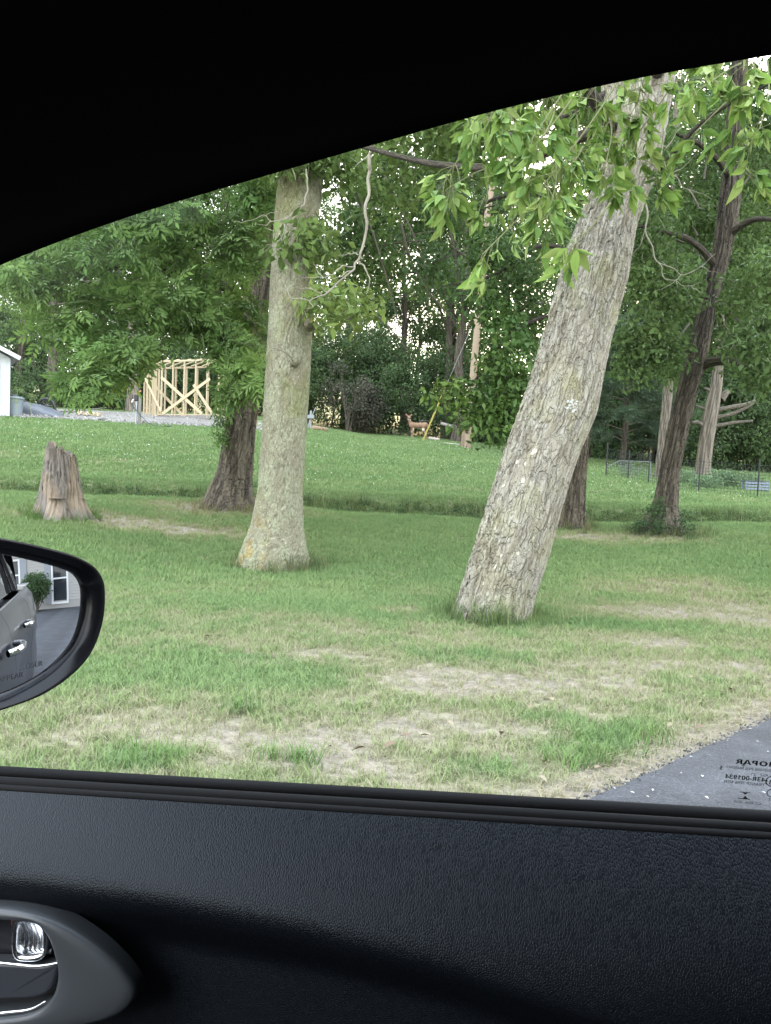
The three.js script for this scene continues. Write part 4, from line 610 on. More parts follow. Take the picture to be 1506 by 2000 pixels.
// ---------- dark tree beside the garden fence ----------
{
  const D = 14, rows = [[1236, 1350, 1055], [1256, 1330, 1025], [1276, 1323, 985], [1290, 1329, 915], [1306, 1347, 830], [1326, 1366, 750], [1343, 1384, 680], [1370, 1400, 590], [1390, 1425, 500], [1404, 1444, 400], [1416, 1452, 280], [1430, 1460, 120], [1446, 1466, -100]];
  const [P, W] = trunkOf(rows, D), foot = onGround(1295, 1036, D), tree = treeThing('shade_tree', 'dark brown furrowed tree with ivy at its foot in front of the garden fence', foot);
  W[0] *= 0.85;
  TREEFOOT.push([foot.x, foot.z, 0.42]);
  const f = furrows(51, 0.016, 27, 1.6), color = (p) => mix3([0.95, 0.94, 0.92], [0.85, 0.82, 0.79], smooth(-0.2, 0.3, fbm(p.x * 2, p.y, p.z * 2, 3)));
  mesh('trunk', local(limb(P, W, { segs: 120, rings: 250, wob: (a, t, l, r) => f(a, t, l, r) + 0.05 * Math.exp(-l / 0.35) * (1 + 0.8 * Math.cos(3 * a + 2)), tile: 1.2, color }), tree), barkDark, tree);
  const arm = (pts, rad) => mesh('limb', local(limb(pts.map((q) => at(...q)), rad, { segs: 14, rings: 36, wob: furrows(53, 0.007, 14, 2), color: () => [0.9, 0.87, 0.84], tile: 0.8 }), tree), barkDark, tree);
  arm([[1368, 715, 14], [1395, 706, 13.8], [1430, 706, 13.5], [1460, 718, 13.2], [1500, 716, 13]], [0.1, 0.09, 0.07, 0.05, 0.03]);
  arm([[1352, 690, 14], [1320, 665, 13.8], [1270, 655, 13.5], [1215, 657, 13.3]], [0.07, 0.055, 0.04, 0.02]);
  arm([[1400, 520, 14], [1350, 470, 13.5], [1290, 450, 13], [1240, 440, 12.6]], [0.07, 0.055, 0.04, 0.02]); arm([[1420, 460, 14], [1470, 430, 13.5], [1520, 430, 13]], [0.07, 0.05, 0.03]); arm([[1430, 350, 14], [1380, 290, 13.4], [1320, 260, 13]], [0.06, 0.05, 0.03]);
  const Ls = [[1260, 450, 13, 60, 60, 22], [1330, 430, 12.8, 70, 50, 26], [1340, 350, 13, 70, 50, 26], [1480, 420, 13, 60, 70, 26], [1300, 560, 13, 60, 50, 22], [1350, 600, 13.4, 70, 40, 22], [1270, 640, 13, 50, 40, 18], [1330, 660, 12.6, 60, 40, 22], [1430, 620, 13.2, 60, 50, 26], [1480, 560, 12.8, 60, 60, 26], [1490, 660, 12.4, 50, 50, 24], [1450, 690, 12.6, 60, 30, 18], [1290, 690, 13, 50, 30, 14], [1230, 700, 13, 36, 40, 12], [1320, 720, 12.6, 44, 24, 10], [1490, 740, 12.4, 40, 30, 12], [1400, 560, 13, 50, 40, 14], [1250, 540, 13.4, 40, 60, 14], [1380, 500, 14.6, 60, 60, 14], [1450, 500, 14.5, 60, 50, 16], [1360, 260, 13, 90, 60, 24], [1480, 320, 13.6, 60, 50, 18], [1270, 330, 13.6, 70, 60, 16]];
  for (const b of Ls) { const tx = lerp(1300, 1424, clamp((1035 - b[1]) / 635, 0, 1.2)); if (Math.abs(b[0] - tx) < b[3] + 26) b[2] = 15.4; }
  Ls.forEach((b, i) => { const e = at(b[0], b[1], b[2]), s = at(lerp(b[0], 1385, 0.6), lerp(b[1], 520, 0.35), lerp(b[2], 14, 0.6)); mesh('branch', local(bough(s, e, 0.02, 500 + i, b[3] / FOCAL * b[2], 6), tree), twigMat, tree); });
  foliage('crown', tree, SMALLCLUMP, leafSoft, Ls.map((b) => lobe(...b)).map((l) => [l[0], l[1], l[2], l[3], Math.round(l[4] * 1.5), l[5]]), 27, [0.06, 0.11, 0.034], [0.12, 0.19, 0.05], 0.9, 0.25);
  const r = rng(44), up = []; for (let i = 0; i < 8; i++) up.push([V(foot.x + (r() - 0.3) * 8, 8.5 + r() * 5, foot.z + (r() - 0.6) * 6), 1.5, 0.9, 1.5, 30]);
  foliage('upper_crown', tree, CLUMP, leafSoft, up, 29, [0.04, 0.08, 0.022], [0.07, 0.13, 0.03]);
  const v = [[1275, 1010, 13.7, 14, 24, 10], [1290, 985, 13.7, 8, 18, 6], [1250, 1028, 13.7, 14, 10, 8], [1332, 1030, 13.6, 18, 14, 8], [1290, 1030, 13.6, 12, 10, 6]].map((b) => lobe(...b));
  foliage('ivy', tree, SMALLCLUMP, leafSoft, v, 30, [0.03, 0.07, 0.025], [0.05, 0.1, 0.03], 0.4);
}
// ---------- slim tree standing behind the leaning one, with a glossy bough ----------
{
  const D = 14.6, rows = [[1084, 1154, 1052], [1092, 1144, 1025], [1098, 1143, 990], [1107, 1145, 930], [1116, 1152, 850], [1130, 1162, 740], [1150, 1180, 600], [1172, 1200, 430], [1190, 1215, 250], [1206, 1226, 20], [1220, 1236, -200]];
  const [P, W] = trunkOf(rows, D), foot = onGround(1118, 1038, D), tree = treeThing('shade_tree', 'slim brown tree with drooping glossy bough half hidden behind the leaning trunk', foot);
  TREEFOOT.push([foot.x, foot.z, 0.34]);
  const f = furrows(61, 0.022, 24, 1.5); mesh('trunk', local(limb(P, W, { segs: 100, rings: 200, wob: (a, t, l, r) => f(a, t, l, r) + 0.03 * Math.exp(-l / 0.3) * (1 + Math.cos(4 * a)), tile: 1.2, color: () => [1.1, 1.08, 1.03] }), tree), barkDark, tree);
  const arm = (pts, rad) => mesh('limb', local(limb(pts.map((q) => at(...q)), rad, { segs: 10, rings: 30, color: () => [1, 1, 1], tile: 0.8 }), tree), barkDark, tree);
  arm([[1165, 640, 14.5], [1060, 620, 13.8], [980, 670, 13.2], [930, 740, 13], [880, 772, 12.8]], [0.05, 0.04, 0.03, 0.02, 0.008]); arm([[1150, 720, 14.4], [1040, 720, 13.6], [980, 780, 13.2], [930, 810, 13]], [0.04, 0.03, 0.02, 0.008]); arm([[1180, 520, 14.5], [1060, 480, 14.2], [960, 540, 14], [860, 560, 14]], [0.05, 0.04, 0.025, 0.01]); arm([[1190, 400, 14.5], [1000, 380, 15], [880, 420, 15.4], [780, 400, 15.6]], [0.05, 0.04, 0.025, 0.01]);
  // crooked black twigs that hang into the gap
  const S = new Soup(); [[[860, 345], [875, 430], [890, 500], [900, 570], [905, 640]], [[780, 420], [800, 500], [830, 560], [880, 620], [905, 660]], [[745, 330], [790, 420], [830, 520], [836, 580]], [[700, 380], [730, 460], [760, 560], [780, 640]], [[880, 480], [930, 520], [980, 600]], [[690, 560], [730, 610], [770, 650], [800, 690]]].forEach((p) => limb(p.map(([x, y]) => at(x, y, 14.5)), [0.022, 0.016, 0.008], { segs: 6, rings: 20, soup: S, wob: (a, t, l) => 0 })); mesh('hanging_branch', local(S.build(), tree), twigMat, tree);
  const Ls = [[882, 768, 12.6, 26, 11, 7, 0.5], [925, 765, 12.8, 30, 14, 8, 0.1], [985, 720, 13, 30, 40, 14], [1000, 690, 13.2, 36, 60, 18], [955, 800, 12.8, 36, 22, 12, 0.1], [1000, 780, 13, 34, 40, 16], [905, 818, 12.7, 22, 7, 5, 0.3], [970, 835, 12.8, 34, 14, 10], [1010, 840, 13, 20, 16, 6], [1000, 640, 13.6, 30, 40, 10], [945, 585, 13.8, 30, 48, 12], [950, 480, 14, 36, 40, 10]];
  foliage('glossy_bough', tree, SMALLCLUMP, leafGloss, Ls.map((b) => lobe(...b)), 67, [0.045, 0.11, 0.03], [0.11, 0.18, 0.035], 1.0, 0.2);
  const L2 = [[980, 500, 14, 50, 40, 10], [900, 430, 15.2, 60, 40, 12], [830, 520, 14.6, 50, 50, 10], [740, 480, 15, 60, 60, 16], [700, 420, 15, 50, 60, 14], [790, 420, 15.2, 50, 40, 12], [1020, 560, 14.2, 50, 50, 14], [720, 560, 15.2, 60, 40, 10], [1040, 620, 14, 30, 40, 8], [670, 500, 15, 40, 60, 12], [850, 350, 15.4, 70, 40, 14], [720, 340, 15.4, 60, 40, 14]];
  foliage('crown', tree, SMALLCLUMP, leafSoft, L2.map((b) => lobe(...b)).map((l) => [l[0], l[1], l[2], l[3], Math.round(l[4] * 1.7), l[5]]), 68, [0.045, 0.095, 0.03], [0.09, 0.15, 0.035], 0.95, 0.2);
  L2.forEach((b, i) => mesh('branch', local(bough(at(lerp(b[0], 1100, 0.35), b[1] - 30, 14.8), at(b[0], b[1], b[2]), 0.02, 700 + i, 0.4, 5), tree), twigMat, tree));
}
// ---------- the wood ----------
function woodTree(px, d, H, Rr, n, seed, label, name = 'wood_tree', { pale = false, baseFrac = 0.3, colA = [0.046, 0.09, 0.032], colB = [0.09, 0.152, 0.047], lean = 0, trunkR = 0.25, py = 850 } = {}) {
  const foot = onGround(px, py, d), r = rng(seed), tree = treeThing(name, label.replace('*', near(px)), foot, 'trees of the wood'), P = [], W = [];
  for (let k = 0; k <= 7; k++) { P.push(V(foot.x + lean * k / 7 * H * 0.2 + (r() - 0.5) * 0.35 * (k > 0), foot.y - 0.3 + (H * 0.92 + 0.3) * k / 7, foot.z + (r() - 0.5) * 0.3 * (k > 0))); W.push(trunkR * (k === 0 ? 1.35 : 1 - 0.85 * k / 7)); }
  mesh('trunk', local(limb(P, W, { segs: 16, rings: 40, wob: (a, t, l, q) => 0.05 * q * n3(Math.cos(a) * 3, Math.sin(a) * 3 + seed, l * 1.4), tile: 1.5, color: () => [1, 1, 1] }), tree), pale ? barkFarPale : barkFar, tree);
  const lobes = [], nl = 15; for (let k = 0; k < nl; k++) { const f = baseFrac + (1 - baseFrac) * (k + r()) / nl, s = Math.sin(Math.PI * clamp(0.18 + 0.78 * (f - baseFrac) / (1 - baseFrac))), a = k * 2.4 + r(), q = Rr * s * (0.35 + 0.55 * r()), c = V(foot.x + lean * f * H * 0.2 + Math.cos(a) * q, foot.y + H * f, foot.z + Math.sin(a) * q), lr = Rr * (0.28 + 0.22 * r()); lobes.push([c, lr, lr * 0.62, lr, Math.round(n / nl)]);
    const t0 = clamp(f - 0.12, 0.12, 0.9) * 7, i0 = Math.floor(t0), s0 = P[i0].clone().lerp(P[Math.min(7, i0 + 1)], t0 - i0); mesh('branch', local(limb([s0, s0.clone().lerp(c, 0.55).add(V(0, 0.3, 0)), c], [0.07, 0.05, 0.02], { segs: 6, rings: 8, color: () => [1, 1, 1] }), tree), barkFar, tree); }
  foliage('crown', tree, CLUMP, leafSoft, lobes, seed + 1, colA, colB, 1, 0.3); return tree;
}
const near = (px) => px < 60 ? 'the white outbuilding' : px < 150 ? 'the rubbish bin and scrap' : px < 240 ? 'the gravel pad beside the shed frame' : px < 400 ? 'the timber shed frame' : px < 505 ? 'the dark furrowed tree' : px < 610 ? 'the pale straight tree' : px < 700 ? 'the small meter post' : px < 790 ? 'the open lawn beside the deer' : px < 850 ? 'the deer' : px < 950 ? 'the utility pole' : px < 1010 ? 'the glossy drooping bough' : px < 1150 ? 'the leaning tree' : px < 1230 ? 'the young pine' : px < 1340 ? 'the ivy footed tree' : px < 1440 ? 'the pale dead tree' : 'the garden bench';
function shrub(px, d, w, h, n, seed, label, name = 'woodland_shrub', colA = [0.045, 0.085, 0.032], colB = [0.085, 0.145, 0.045], geos = CLUMP, scale = 0.9, py = 850) {
  const foot = onGround(px, py, d), r = rng(seed), t = thing(name, label.replace('*', near(px)), 'shrub', foot, 'shrubs at the edge of the wood'), S = new Soup();
  for (let k = 0; k < 5; k++) { const e = foot.clone().add(V((r() - 0.5) * w, h * (0.5 + 0.4 * r()), (r() - 0.5) * w)); limb([foot.clone().add(V((r() - 0.5) * 0.3, -0.1, (r() - 0.5) * 0.3)), foot.clone().lerp(e, 0.5).add(V(0, 0.15, 0)), e], [0.04, 0.03, 0.012], { segs: 5, rings: 6, soup: S }); }
  mesh('stem', local(S.build(), t), twigMat, t);
  const lobes = []; for (let k = 0; k < 7; k++) lobes.push([foot.clone().add(V((r() - 0.5) * w * 1.3, h * (0.12 + 0.75 * r()), (r() - 0.5) * w)), w * 0.42, h * 0.26, w * 0.42, Math.round(n / 7)]);
  foliage('foliage', t, geos, leafSoft, lobes, seed + 3, colA, colB, scale, 0.25); return t;
}
{
  // trunks that can be told apart in the photograph come first
  const T = [
    [258, 44, 21, 4.6, 330, { trunkR: 0.33, pale: true, baseFrac: 0.42 }, 'grey trunked tree just behind the timber shed frame'],
    [105, 46, 20, 4.6, 330, { trunkR: 0.34, baseFrac: 0.4 }, 'dark trunked tree behind the rubbish bin and debris'],
    [165, 52, 22, 5, 330, { trunkR: 0.4, baseFrac: 0.4 }, 'broad dark tree at the back of the gravel pad'],
    [40, 48, 20, 4.6, 330, { trunkR: 0.3, baseFrac: 0.4 }, 'tree rising directly behind the white shed'],
    [893, 47, 20, 4.4, 300, { trunkR: 0.34, baseFrac: 0.4 }, 'grey trunked tree beside the utility pole'],
    [872, 50, 19, 4.4, 280, { trunkR: 0.3, baseFrac: 0.45 }, 'dark twin of the grey tree beside the utility pole'],
  ];
  T.forEach(([px, d, H, w, n, o, label], i) => woodTree(px, d, H, w, n, 1000 + i * 7, label, 'wood_tree', o));
  const r = rng(2024), back = 'tall leafy tree fronting the wood behind *';
  for (let i = 0; i < 15; i++) woodTree(-60 + i * 118 + (r() - 0.5) * 50, 54 + r() * 10, 19 + r() * 6, 4.6 + r() * 1.4, 360, 1200 + i * 9, back, 'wood_tree', { trunkR: 0.22 + 0.14 * r(), baseFrac: 0.22 + 0.2 * r(), lean: (r() - 0.5) * 0.4, colB: r() < 0.3 ? [0.12, 0.17, 0.042] : [0.085, 0.148, 0.047] });
  for (let i = 0; i < 13; i++) woodTree(-40 + i * 132 + (r() - 0.5) * 60, 68 + r() * 12, 22 + r() * 7, 5.4 + r() * 1.6, 330, 1500 + i * 9, 'tall tree deep in the wood behind *', 'wood_tree', { trunkR: 0.25, baseFrac: 0.15 + 0.2 * r() });
  for (let i = 0; i < 7; i++) woodTree(1160 + i * 66 + (r() - 0.5) * 30, 38 + r() * 5, 17 + r() * 5, 4 + r(), 420, 1700 + i * 9, 'leafy tree beyond the garden fence behind *', 'wood_tree', { trunkR: 0.22, baseFrac: 0.16, py: 900 });
  for (let i = 0; i < 12; i++) woodTree(-30 + i * 140 + (r() - 0.5) * 50, 84 + r() * 10, 24 + r() * 6, 6.5 + r() * 1.6, 300, 3500 + i * 9, 'broad tree at the far back of the wood behind *', 'wood_tree', { trunkR: 0.28, baseFrac: 0.06 });
  // shrubs close the wood's foot
  for (let i = 0; i < 17; i++) shrub(560 + i * 40 + (r() - 0.5) * 20, 50.5 + r() * 3, 3.4 + r(), 4.6 + r() * 3.4, 140, 1900 + i * 5, i % 3 === 1 ? 'tall dark shrub at the edge of the wood behind *' : 'dense green shrub along the edge of the wood behind *');
  for (let i = 0; i < 14; i++) shrub(-40 + i * 46 + (r() - 0.5) * 20, 47 + r() * 5, 3.2 + r(), 3.6 + r() * 3, 110, 2100 + i * 5, 'dark shrub in the shade of the wood behind *');
  for (let i = 0; i < 12; i++) shrub(1150 + i * 38 + (r() - 0.5) * 16, 36 + r() * 3, 2.8 + r(), 3.6 + r() * 3, 140, 2300 + i * 5, 'green shrub beyond the garden fence behind *', 'garden_shrub', [0.045, 0.085, 0.03], [0.09, 0.15, 0.045], CLUMP, 0.8, 900);
  for (let i = 0; i < 14; i++) shrub(-60 + i * 125 + (r() - 0.5) * 40, 60 + r() * 6, 5.6 + r(), 7 + r() * 5, 190, 2500 + i * 5, 'tall thicket deep in the wood behind *', 'woodland_thicket', [0.045, 0.085, 0.03], [0.08, 0.14, 0.042], CLUMP, 1.1);
  shrub(680, 48, 2.4, 4.6, 70, 2700, 'dull brownish shrub among the green ones at the wood edge', 'woodland_shrub', [0.06, 0.058, 0.04], [0.085, 0.085, 0.055]);
}

// ---------- rotten stump ----------
{
  const D = 12, foot = onGround(118, 1008, D), t = thing('tree_stump', 'rotten grey and tan tree stump with jagged broken top', 'stump', foot); TREEFOOT.push([foot.x, foot.z, 0.45]);
  const S = new Soup(), segs = 120, nr = 90, k = D / FOCAL, H = 150 * k;
  const topAt = (a) => 0.86 + 0.1 * n3(Math.cos(a) * 2.4, Math.sin(a) * 2.4, 3) + 0.075 * n3(Math.cos(a) * 7, Math.sin(a) * 7, 9) + 0.035 * n3(Math.cos(a) * 16, Math.sin(a) * 16, 9) - 0.07 * Math.cos(a);
  const tan = (p, y) => { const a = n3(p.x * 5, p.y * 2, p.z * 5), b = fbm(p.x * 12, p.y * 3, p.z * 12, 3); let c = mix3([0.17, 0.15, 0.13], [0.25, 0.2, 0.15], smooth(-0.1, 0.35, a + 0.4 * b + 0.25 * smooth(0.75, 0.1, y) - 0.05)); return mix3(c, [0.11, 0.09, 0.075], smooth(0.1, 0.4, b) * 0.5); };
  for (let pass = 0; pass < 2; pass++) for (let j = 0; j <= nr; j++) for (let i = 0; i <= segs; i++) {
    const a = (i % segs) / segs * 6.2832, y = j / nr, top = topAt(a) * H, yy = -0.12 + (top + 0.12) * y, h = yy / H;
    let r = k * (46 - 22 * h + 10 * Math.exp(-h * 8)) * 0.97; const c = Math.cos(a), s = Math.sin(a);
    r *= 1 + 0.12 * n3(c * 1.6, s * 1.6, h * 0.8) + 0.16 * Math.exp(-h * 6) * Math.cos(4 * a + 0.8); const g = Math.abs(n3(c * 5, s * 5, h * 1.3)), g2 = Math.abs(n3(c * 13, s * 13, h * 4)); r -= 0.05 * smooth(0.18, 0, g) + 0.018 * smooth(0.2, 0, g2) - 0.012 * n3(c * 22, s * 22, h * 9);
    r -= 0.04 * Math.exp(-(((h - 0.22) / 0.1) ** 2)) * smooth(0.5, 0.9, Math.cos(a - 1.2));
    if (pass) { r = Math.max(0.03, r * 0.62 - 0.02); }
    const x = c * r - 8 * k * h * 0.35, z = s * r; S.v(x, pass ? Math.max(yy - 0.03, 0.25 * H) : yy, z, a / 6.2832 * 3, yy * 1.2); S.c.push(...tan(V(x + 3, yy, z), h));
  }
  const w = segs + 1, off = (nr + 1) * w; for (let j = 0; j < nr; j++) for (let i = 0; i < segs; i++) { const a = j * w + i; S.quad(a, a + w, a + w + 1, a + 1); S.quad(off + a, off + a + 1, off + a + w + 1, off + a + w); }
  for (let i = 0; i < segs; i++) { const a = nr * w + i; S.quad(a, off + a, off + a + 1, a + 1); }
  mesh('rotten_wood', S.build(), std(0xffffff, 0.95, { vertexColors: true, bumpMap: barkBump, bumpScale: 0.012 }), t);
  const r = rng(5); for (let i = 0; i < 7; i++) { const a = 0.4 + r() * 2.4, q = 0.2; const c = V(Math.cos(a) * q - 0.05, H * topAt(a) * 0.92, Math.sin(a) * q); mesh('splinter', limb([c.clone().add(V(0, -0.12, 0)), c, c.clone().add(V((r() - 0.5) * 0.03, 0.05 + 0.07 * r(), 0))], [0.022, 0.016, 0.003], { segs: 5, rings: 5 }), std([0.17, 0.14, 0.12], 0.95), t); }
}
// ---------- timber frame of a shed being built ----------
const pine = texture(256, 512, (u, v) => { const a = pf(u, v, 14, 2, 301, 4), b = pf(u, v, 50, 4, 310, 2); const k = 0.9 + 0.12 * (a - 0.5) + 0.1 * (b - 0.5); return [0.78 * k, 0.72 * k, 0.6 * k]; });
{
  const D = 35.5, O = at(314, 809, D); O.y = ground(O.x, O.z) + 0.12;
  const g = thing('shed_frame', 'open timber stud frame of an unfinished shed with crossed braces', 'shed frame', O);
  const tones = [[0.95, 0.95, 0.95], [1, 0.97, 0.92], [0.9, 0.88, 0.84]].map((c) => std(c, 0.8, { map: pine })), r = rng(3), pick = () => tones[Math.floor(r() * 2.999)];
  // long wall runs off to the right and slightly back from the near corner; the short wall runs back to the left
  const A = V(0, 0, 0), U = at(447, 822, 34.2).sub(at(314, 809, 35.5)).setY(0).normalize(), Lu = 4.27 , W = at(277, 803, 38.4).sub(at(314, 809, 35.5)).setY(0).normalize(), Lw = 3.05, H = 2.42;
  const P = (u, w, y) => A.clone().addScaledVector(U, u).addScaledVector(W, w).add(V(0, y, 0));
  const ang = Math.atan2(-U.z, U.x), angW = Math.atan2(-W.z, W.x), ln = (a, b, w, t, roll, name) => mesh(name, bar(a, b, w, t, roll), pick(), g);
  const horiz = (a, b, name) => { const m = a.clone().add(b).multiplyScalar(0.5), ge = new THREE.BoxGeometry(a.distanceTo(b), 0.038, 0.089); ge.rotateY(Math.atan2(-(b.z - a.z), b.x - a.x)); ge.translate(m.x, m.y, m.z); mesh(name, ge, pick(), g); };
  for (const [w, nm] of [[0, 'f'], [Lw, 'b']]) { horiz(P(0, w, 0.02), P(Lu, w, 0.02), 'sole_plate'); horiz(P(0, w, H), P(Lu, w, H), 'top_plate'); horiz(P(-0.03, w, H + 0.042), P(Lu + 0.03, w, H + 0.042), 'top_plate'); for (let u = 0; u <= Lu + 0.01; u += 0.61) ln(P(Math.min(u, Lu - 0.02) + 0.02, w, 0.04), P(Math.min(u, Lu - 0.02) + 0.02, w, H - 0.02), 0.045, 0.09, ang, 'stud'); }
  for (const u of [0, Lu]) { horiz(P(u, 0.05, 0.022), P(u, Lw - 0.05, 0.022), 'sole_plate'); horiz(P(u, 0.05, H + 0.003), P(u, Lw - 0.05, H + 0.003), 'top_plate'); for (let w = 0.45; w < Lw - 0.1; w += 0.5) ln(P(u, w, 0.05), P(u, w, H - 0.02), 0.045, 0.09, angW, 'stud'); }
  for (let u = 0.3; u < Lu; u += 0.61) horiz(P(u, 0.02, H + 0.085), P(u, Lw - 0.02, H + 0.085), 'ceiling_joist');
  const brace = (a, b, roll) => ln(a, b, 0.13, 0.025, roll, 'diagonal_brace');
  brace(P(-0.05, -0.07, 1.72), P(2.2, -0.07, 0.05), ang); brace(P(0.05, -0.11, 0.05), P(2.55, -0.11, 1.6), ang); brace(P(1.68, -0.15, 1.35), P(2.75, -0.15, 0.0), ang); brace(P(4.0, -0.3, 1.95), P(3.2, -0.35, 0), ang); brace(P(-0.07, Lw - 0.1, 2.1), P(-0.07, -0.2, 0.15), angW); brace(P(0.3, Lw + 0.07, 1.9), P(2.4, Lw + 0.07, 0.1), ang);
  brace(P(3.45, -0.12, 2.2), P(4.05, -0.12, 1.35), ang);
  const beam = (x0, x1, y, z) => horiz(P(x0, z, y), P(x1, z, y), 'header'); beam(3.0, 4.3, 2.2, -0.1); beam(3.6, 4.3, 2.05, -0.1);
}
// ---------- gravel pad ----------
{
  const S = new Soup(), L = [[-80, 800, 818, 33], [0, 797, 812, 33], [60, 796, 810, 33], [120, 797, 806, 33.5], [180, 800, 812, 34], [240, 803, 822, 33], [300, 806, 830, 32], [360, 808, 835, 31.5], [430, 812, 840, 31.5], [500, 822, 842, 32]];
  const q = L.map(([px]) => [onGround(px, 820, 30.8 + 0.6 * n3(px * 0.03, 1, 2)), onGround(px, 800, 42)]);
  const N = 12, M = 6, col = (p) => { const m = fbm(p.x * 0.7, 0, p.z * 0.7, 3); return mix3([0.19, 0.18, 0.165], [0.26, 0.25, 0.235], smooth(-0.2, 0.3, m)); };
  const rows = []; for (let i = 0; i < q.length - 1; i++) for (let k = 0; k < N; k++) { const t = (i + k / N), a = q[i][0].clone().lerp(q[i + 1][0], k / N), b = q[i][1].clone().lerp(q[i + 1][1], k / N); a.z += 0.5 * fbm(t * 3, 1, 1, 3); rows.push([a, b]); }
  for (const [a, b] of rows) for (let j = 0; j <= M; j++) { const p = a.clone().lerp(b, j / M); S.v(p.x, ground(p.x, p.z) + (j === 0 ? -0.05 : 0.07 + 0.03 * n3(p.x * 2, 0, p.z * 2)), p.z, p.x * 0.8, p.z * 0.8); S.c.push(...col(p)); }
  const w = M + 1; for (let i = 0; i < rows.length - 1; i++) for (let j = 0; j < M; j++) { const a = i * w + j; S.quad(a, a + w, a + w + 1, a + 1); }
  tag(mesh('gravel_pad', S.build(), std(0xffffff, 1, { vertexColors: true, map: soilNoise, bumpMap: soilBump, bumpScale: 0.03 })), 'pale grey gravel pad round the shed frame', null, null, 'structure');
  const r = rng(6), geo = new THREE.IcosahedronGeometry(0.07, 0), M4 = [], C = []; for (let i = 0; i < 420; i++) { const px = -40 + r() * 560, p = onGround(px, 830, 30.6 + r() * 1.6 + (r() < 0.3 ? 4 * r() : 0)); M4.push(mat4(p.add(V(0, 0.05, 0)), new THREE.Euler(r() * 6, r() * 6, r() * 6), V(0.5 + r(), 0.4 + 0.5 * r(), 0.5 + r()))); const k = 0.13 + 0.15 * r(); C.push([k, k * 0.96, k * 0.9]); }
  tag(inst('gravel', geo, std(0xffffff, 1), M4, C), 'loose stones along the front of the gravel pad', 'gravel', null, 'stuff');
  // wood shavings on the pad
  const M5 = [], C5 = [], chipG = new THREE.BoxGeometry(0.16, 0.02, 0.06); for (let i = 0; i < 90; i++) { const p = onGround(150 + r() * 45 + 8 * (r() - 0.5), 806, 33.2 + r() * 1.2); M5.push(mat4(p.add(V(0, 0.1 + 0.06 * r(), 0)), new THREE.Euler(r() - 0.5, r() * 6, r() - 0.5), 0.6 + 0.8 * r())); C5.push([0.38, 0.32, 0.22]); }
  tag(inst('sawdust', chipG, std(0xffffff, 1), M5, C5), 'pale wood offcuts scattered on the gravel pad', 'wood chips', null, 'stuff');
}
// ---------- white outbuilding at the picture's edge ----------
{
  const C = at(17, 793, 31); C.y = ground(C.x, C.z); const g = thing('white_shed', 'white boarded outbuilding with low pitched roof overhang', 'shed', C), white = std([0.5, 0.53, 0.55], 0.7), W = 4.2, H = 2.35, Dp = 5;
  g.rotation.y = 0.56;
  for (let i = 0; i < 14; i++) mesh('wall_board', box(-W + i * 0.3, -W + i * 0.3 + 0.288, 0, H + (i < 7 ? 0 : 0) + 0.02, -0.03, 0), white, g);
  mesh('wall', box(-W, -0.012, 0, H, -Dp, -0.031), white, g);
  for (let i = 0; i < 16; i++) mesh('side_board', box(0.0, 0.028, 0, H, -Dp + i * 0.31, -Dp + i * 0.31 + 0.298), white, g);
  mesh('corner_post', box(-0.1, 0.034, 0, H, 0.002, 0.03), white, g); mesh('door_panel', box(-1.55, -0.42, 0.06, 2.02, 0.003, 0.04), std([0.66, 0.69, 0.71], 0.7), g); mesh('door_jamb', box(-0.415, -0.36, 0.02, 2.08, 0.003, 0.05), std([0.5, 0.52, 0.52], 0.7), g);
  const gable = new THREE.Shape([new THREE.Vector2(-W, H + 0.03), new THREE.Vector2(-0.0, H + 0.03), new THREE.Vector2(-W / 2, H + 1.0)]); mesh('gable', new THREE.ExtrudeGeometry(gable, { depth: 0.04, bevelEnabled: false }).translate(0, 0, -0.06), white, g);
  const rf = (s) => { const a = V(-W / 2, H + 1.1, 0), b = V(s > 0 ? 0.34 : -W - 0.34, H - 0.02, 0), ge = new THREE.BoxGeometry(a.distanceTo(b), 0.09, Dp + 0.8); ge.rotateZ(s > 0 ? -Math.atan2(a.y - b.y, b.x - a.x) : Math.atan2(a.y - b.y, a.x - b.x)); ge.translate((a.x + b.x) / 2, (a.y + b.y) / 2 + 0.05, -Dp / 2 + 0.02); mesh('roof', ge, std([0.32, 0.31, 0.3], 0.9), g); const f = new THREE.BoxGeometry(a.distanceTo(b), 0.15, 0.03); f.rotateZ(s > 0 ? -Math.atan2(a.y - b.y, b.x - a.x) : Math.atan2(a.y - b.y, a.x - b.x)); f.translate((a.x + b.x) / 2, (a.y + b.y) / 2, 0.44); mesh('barge_board', f, white, g); }; rf(1); rf(-1);
}
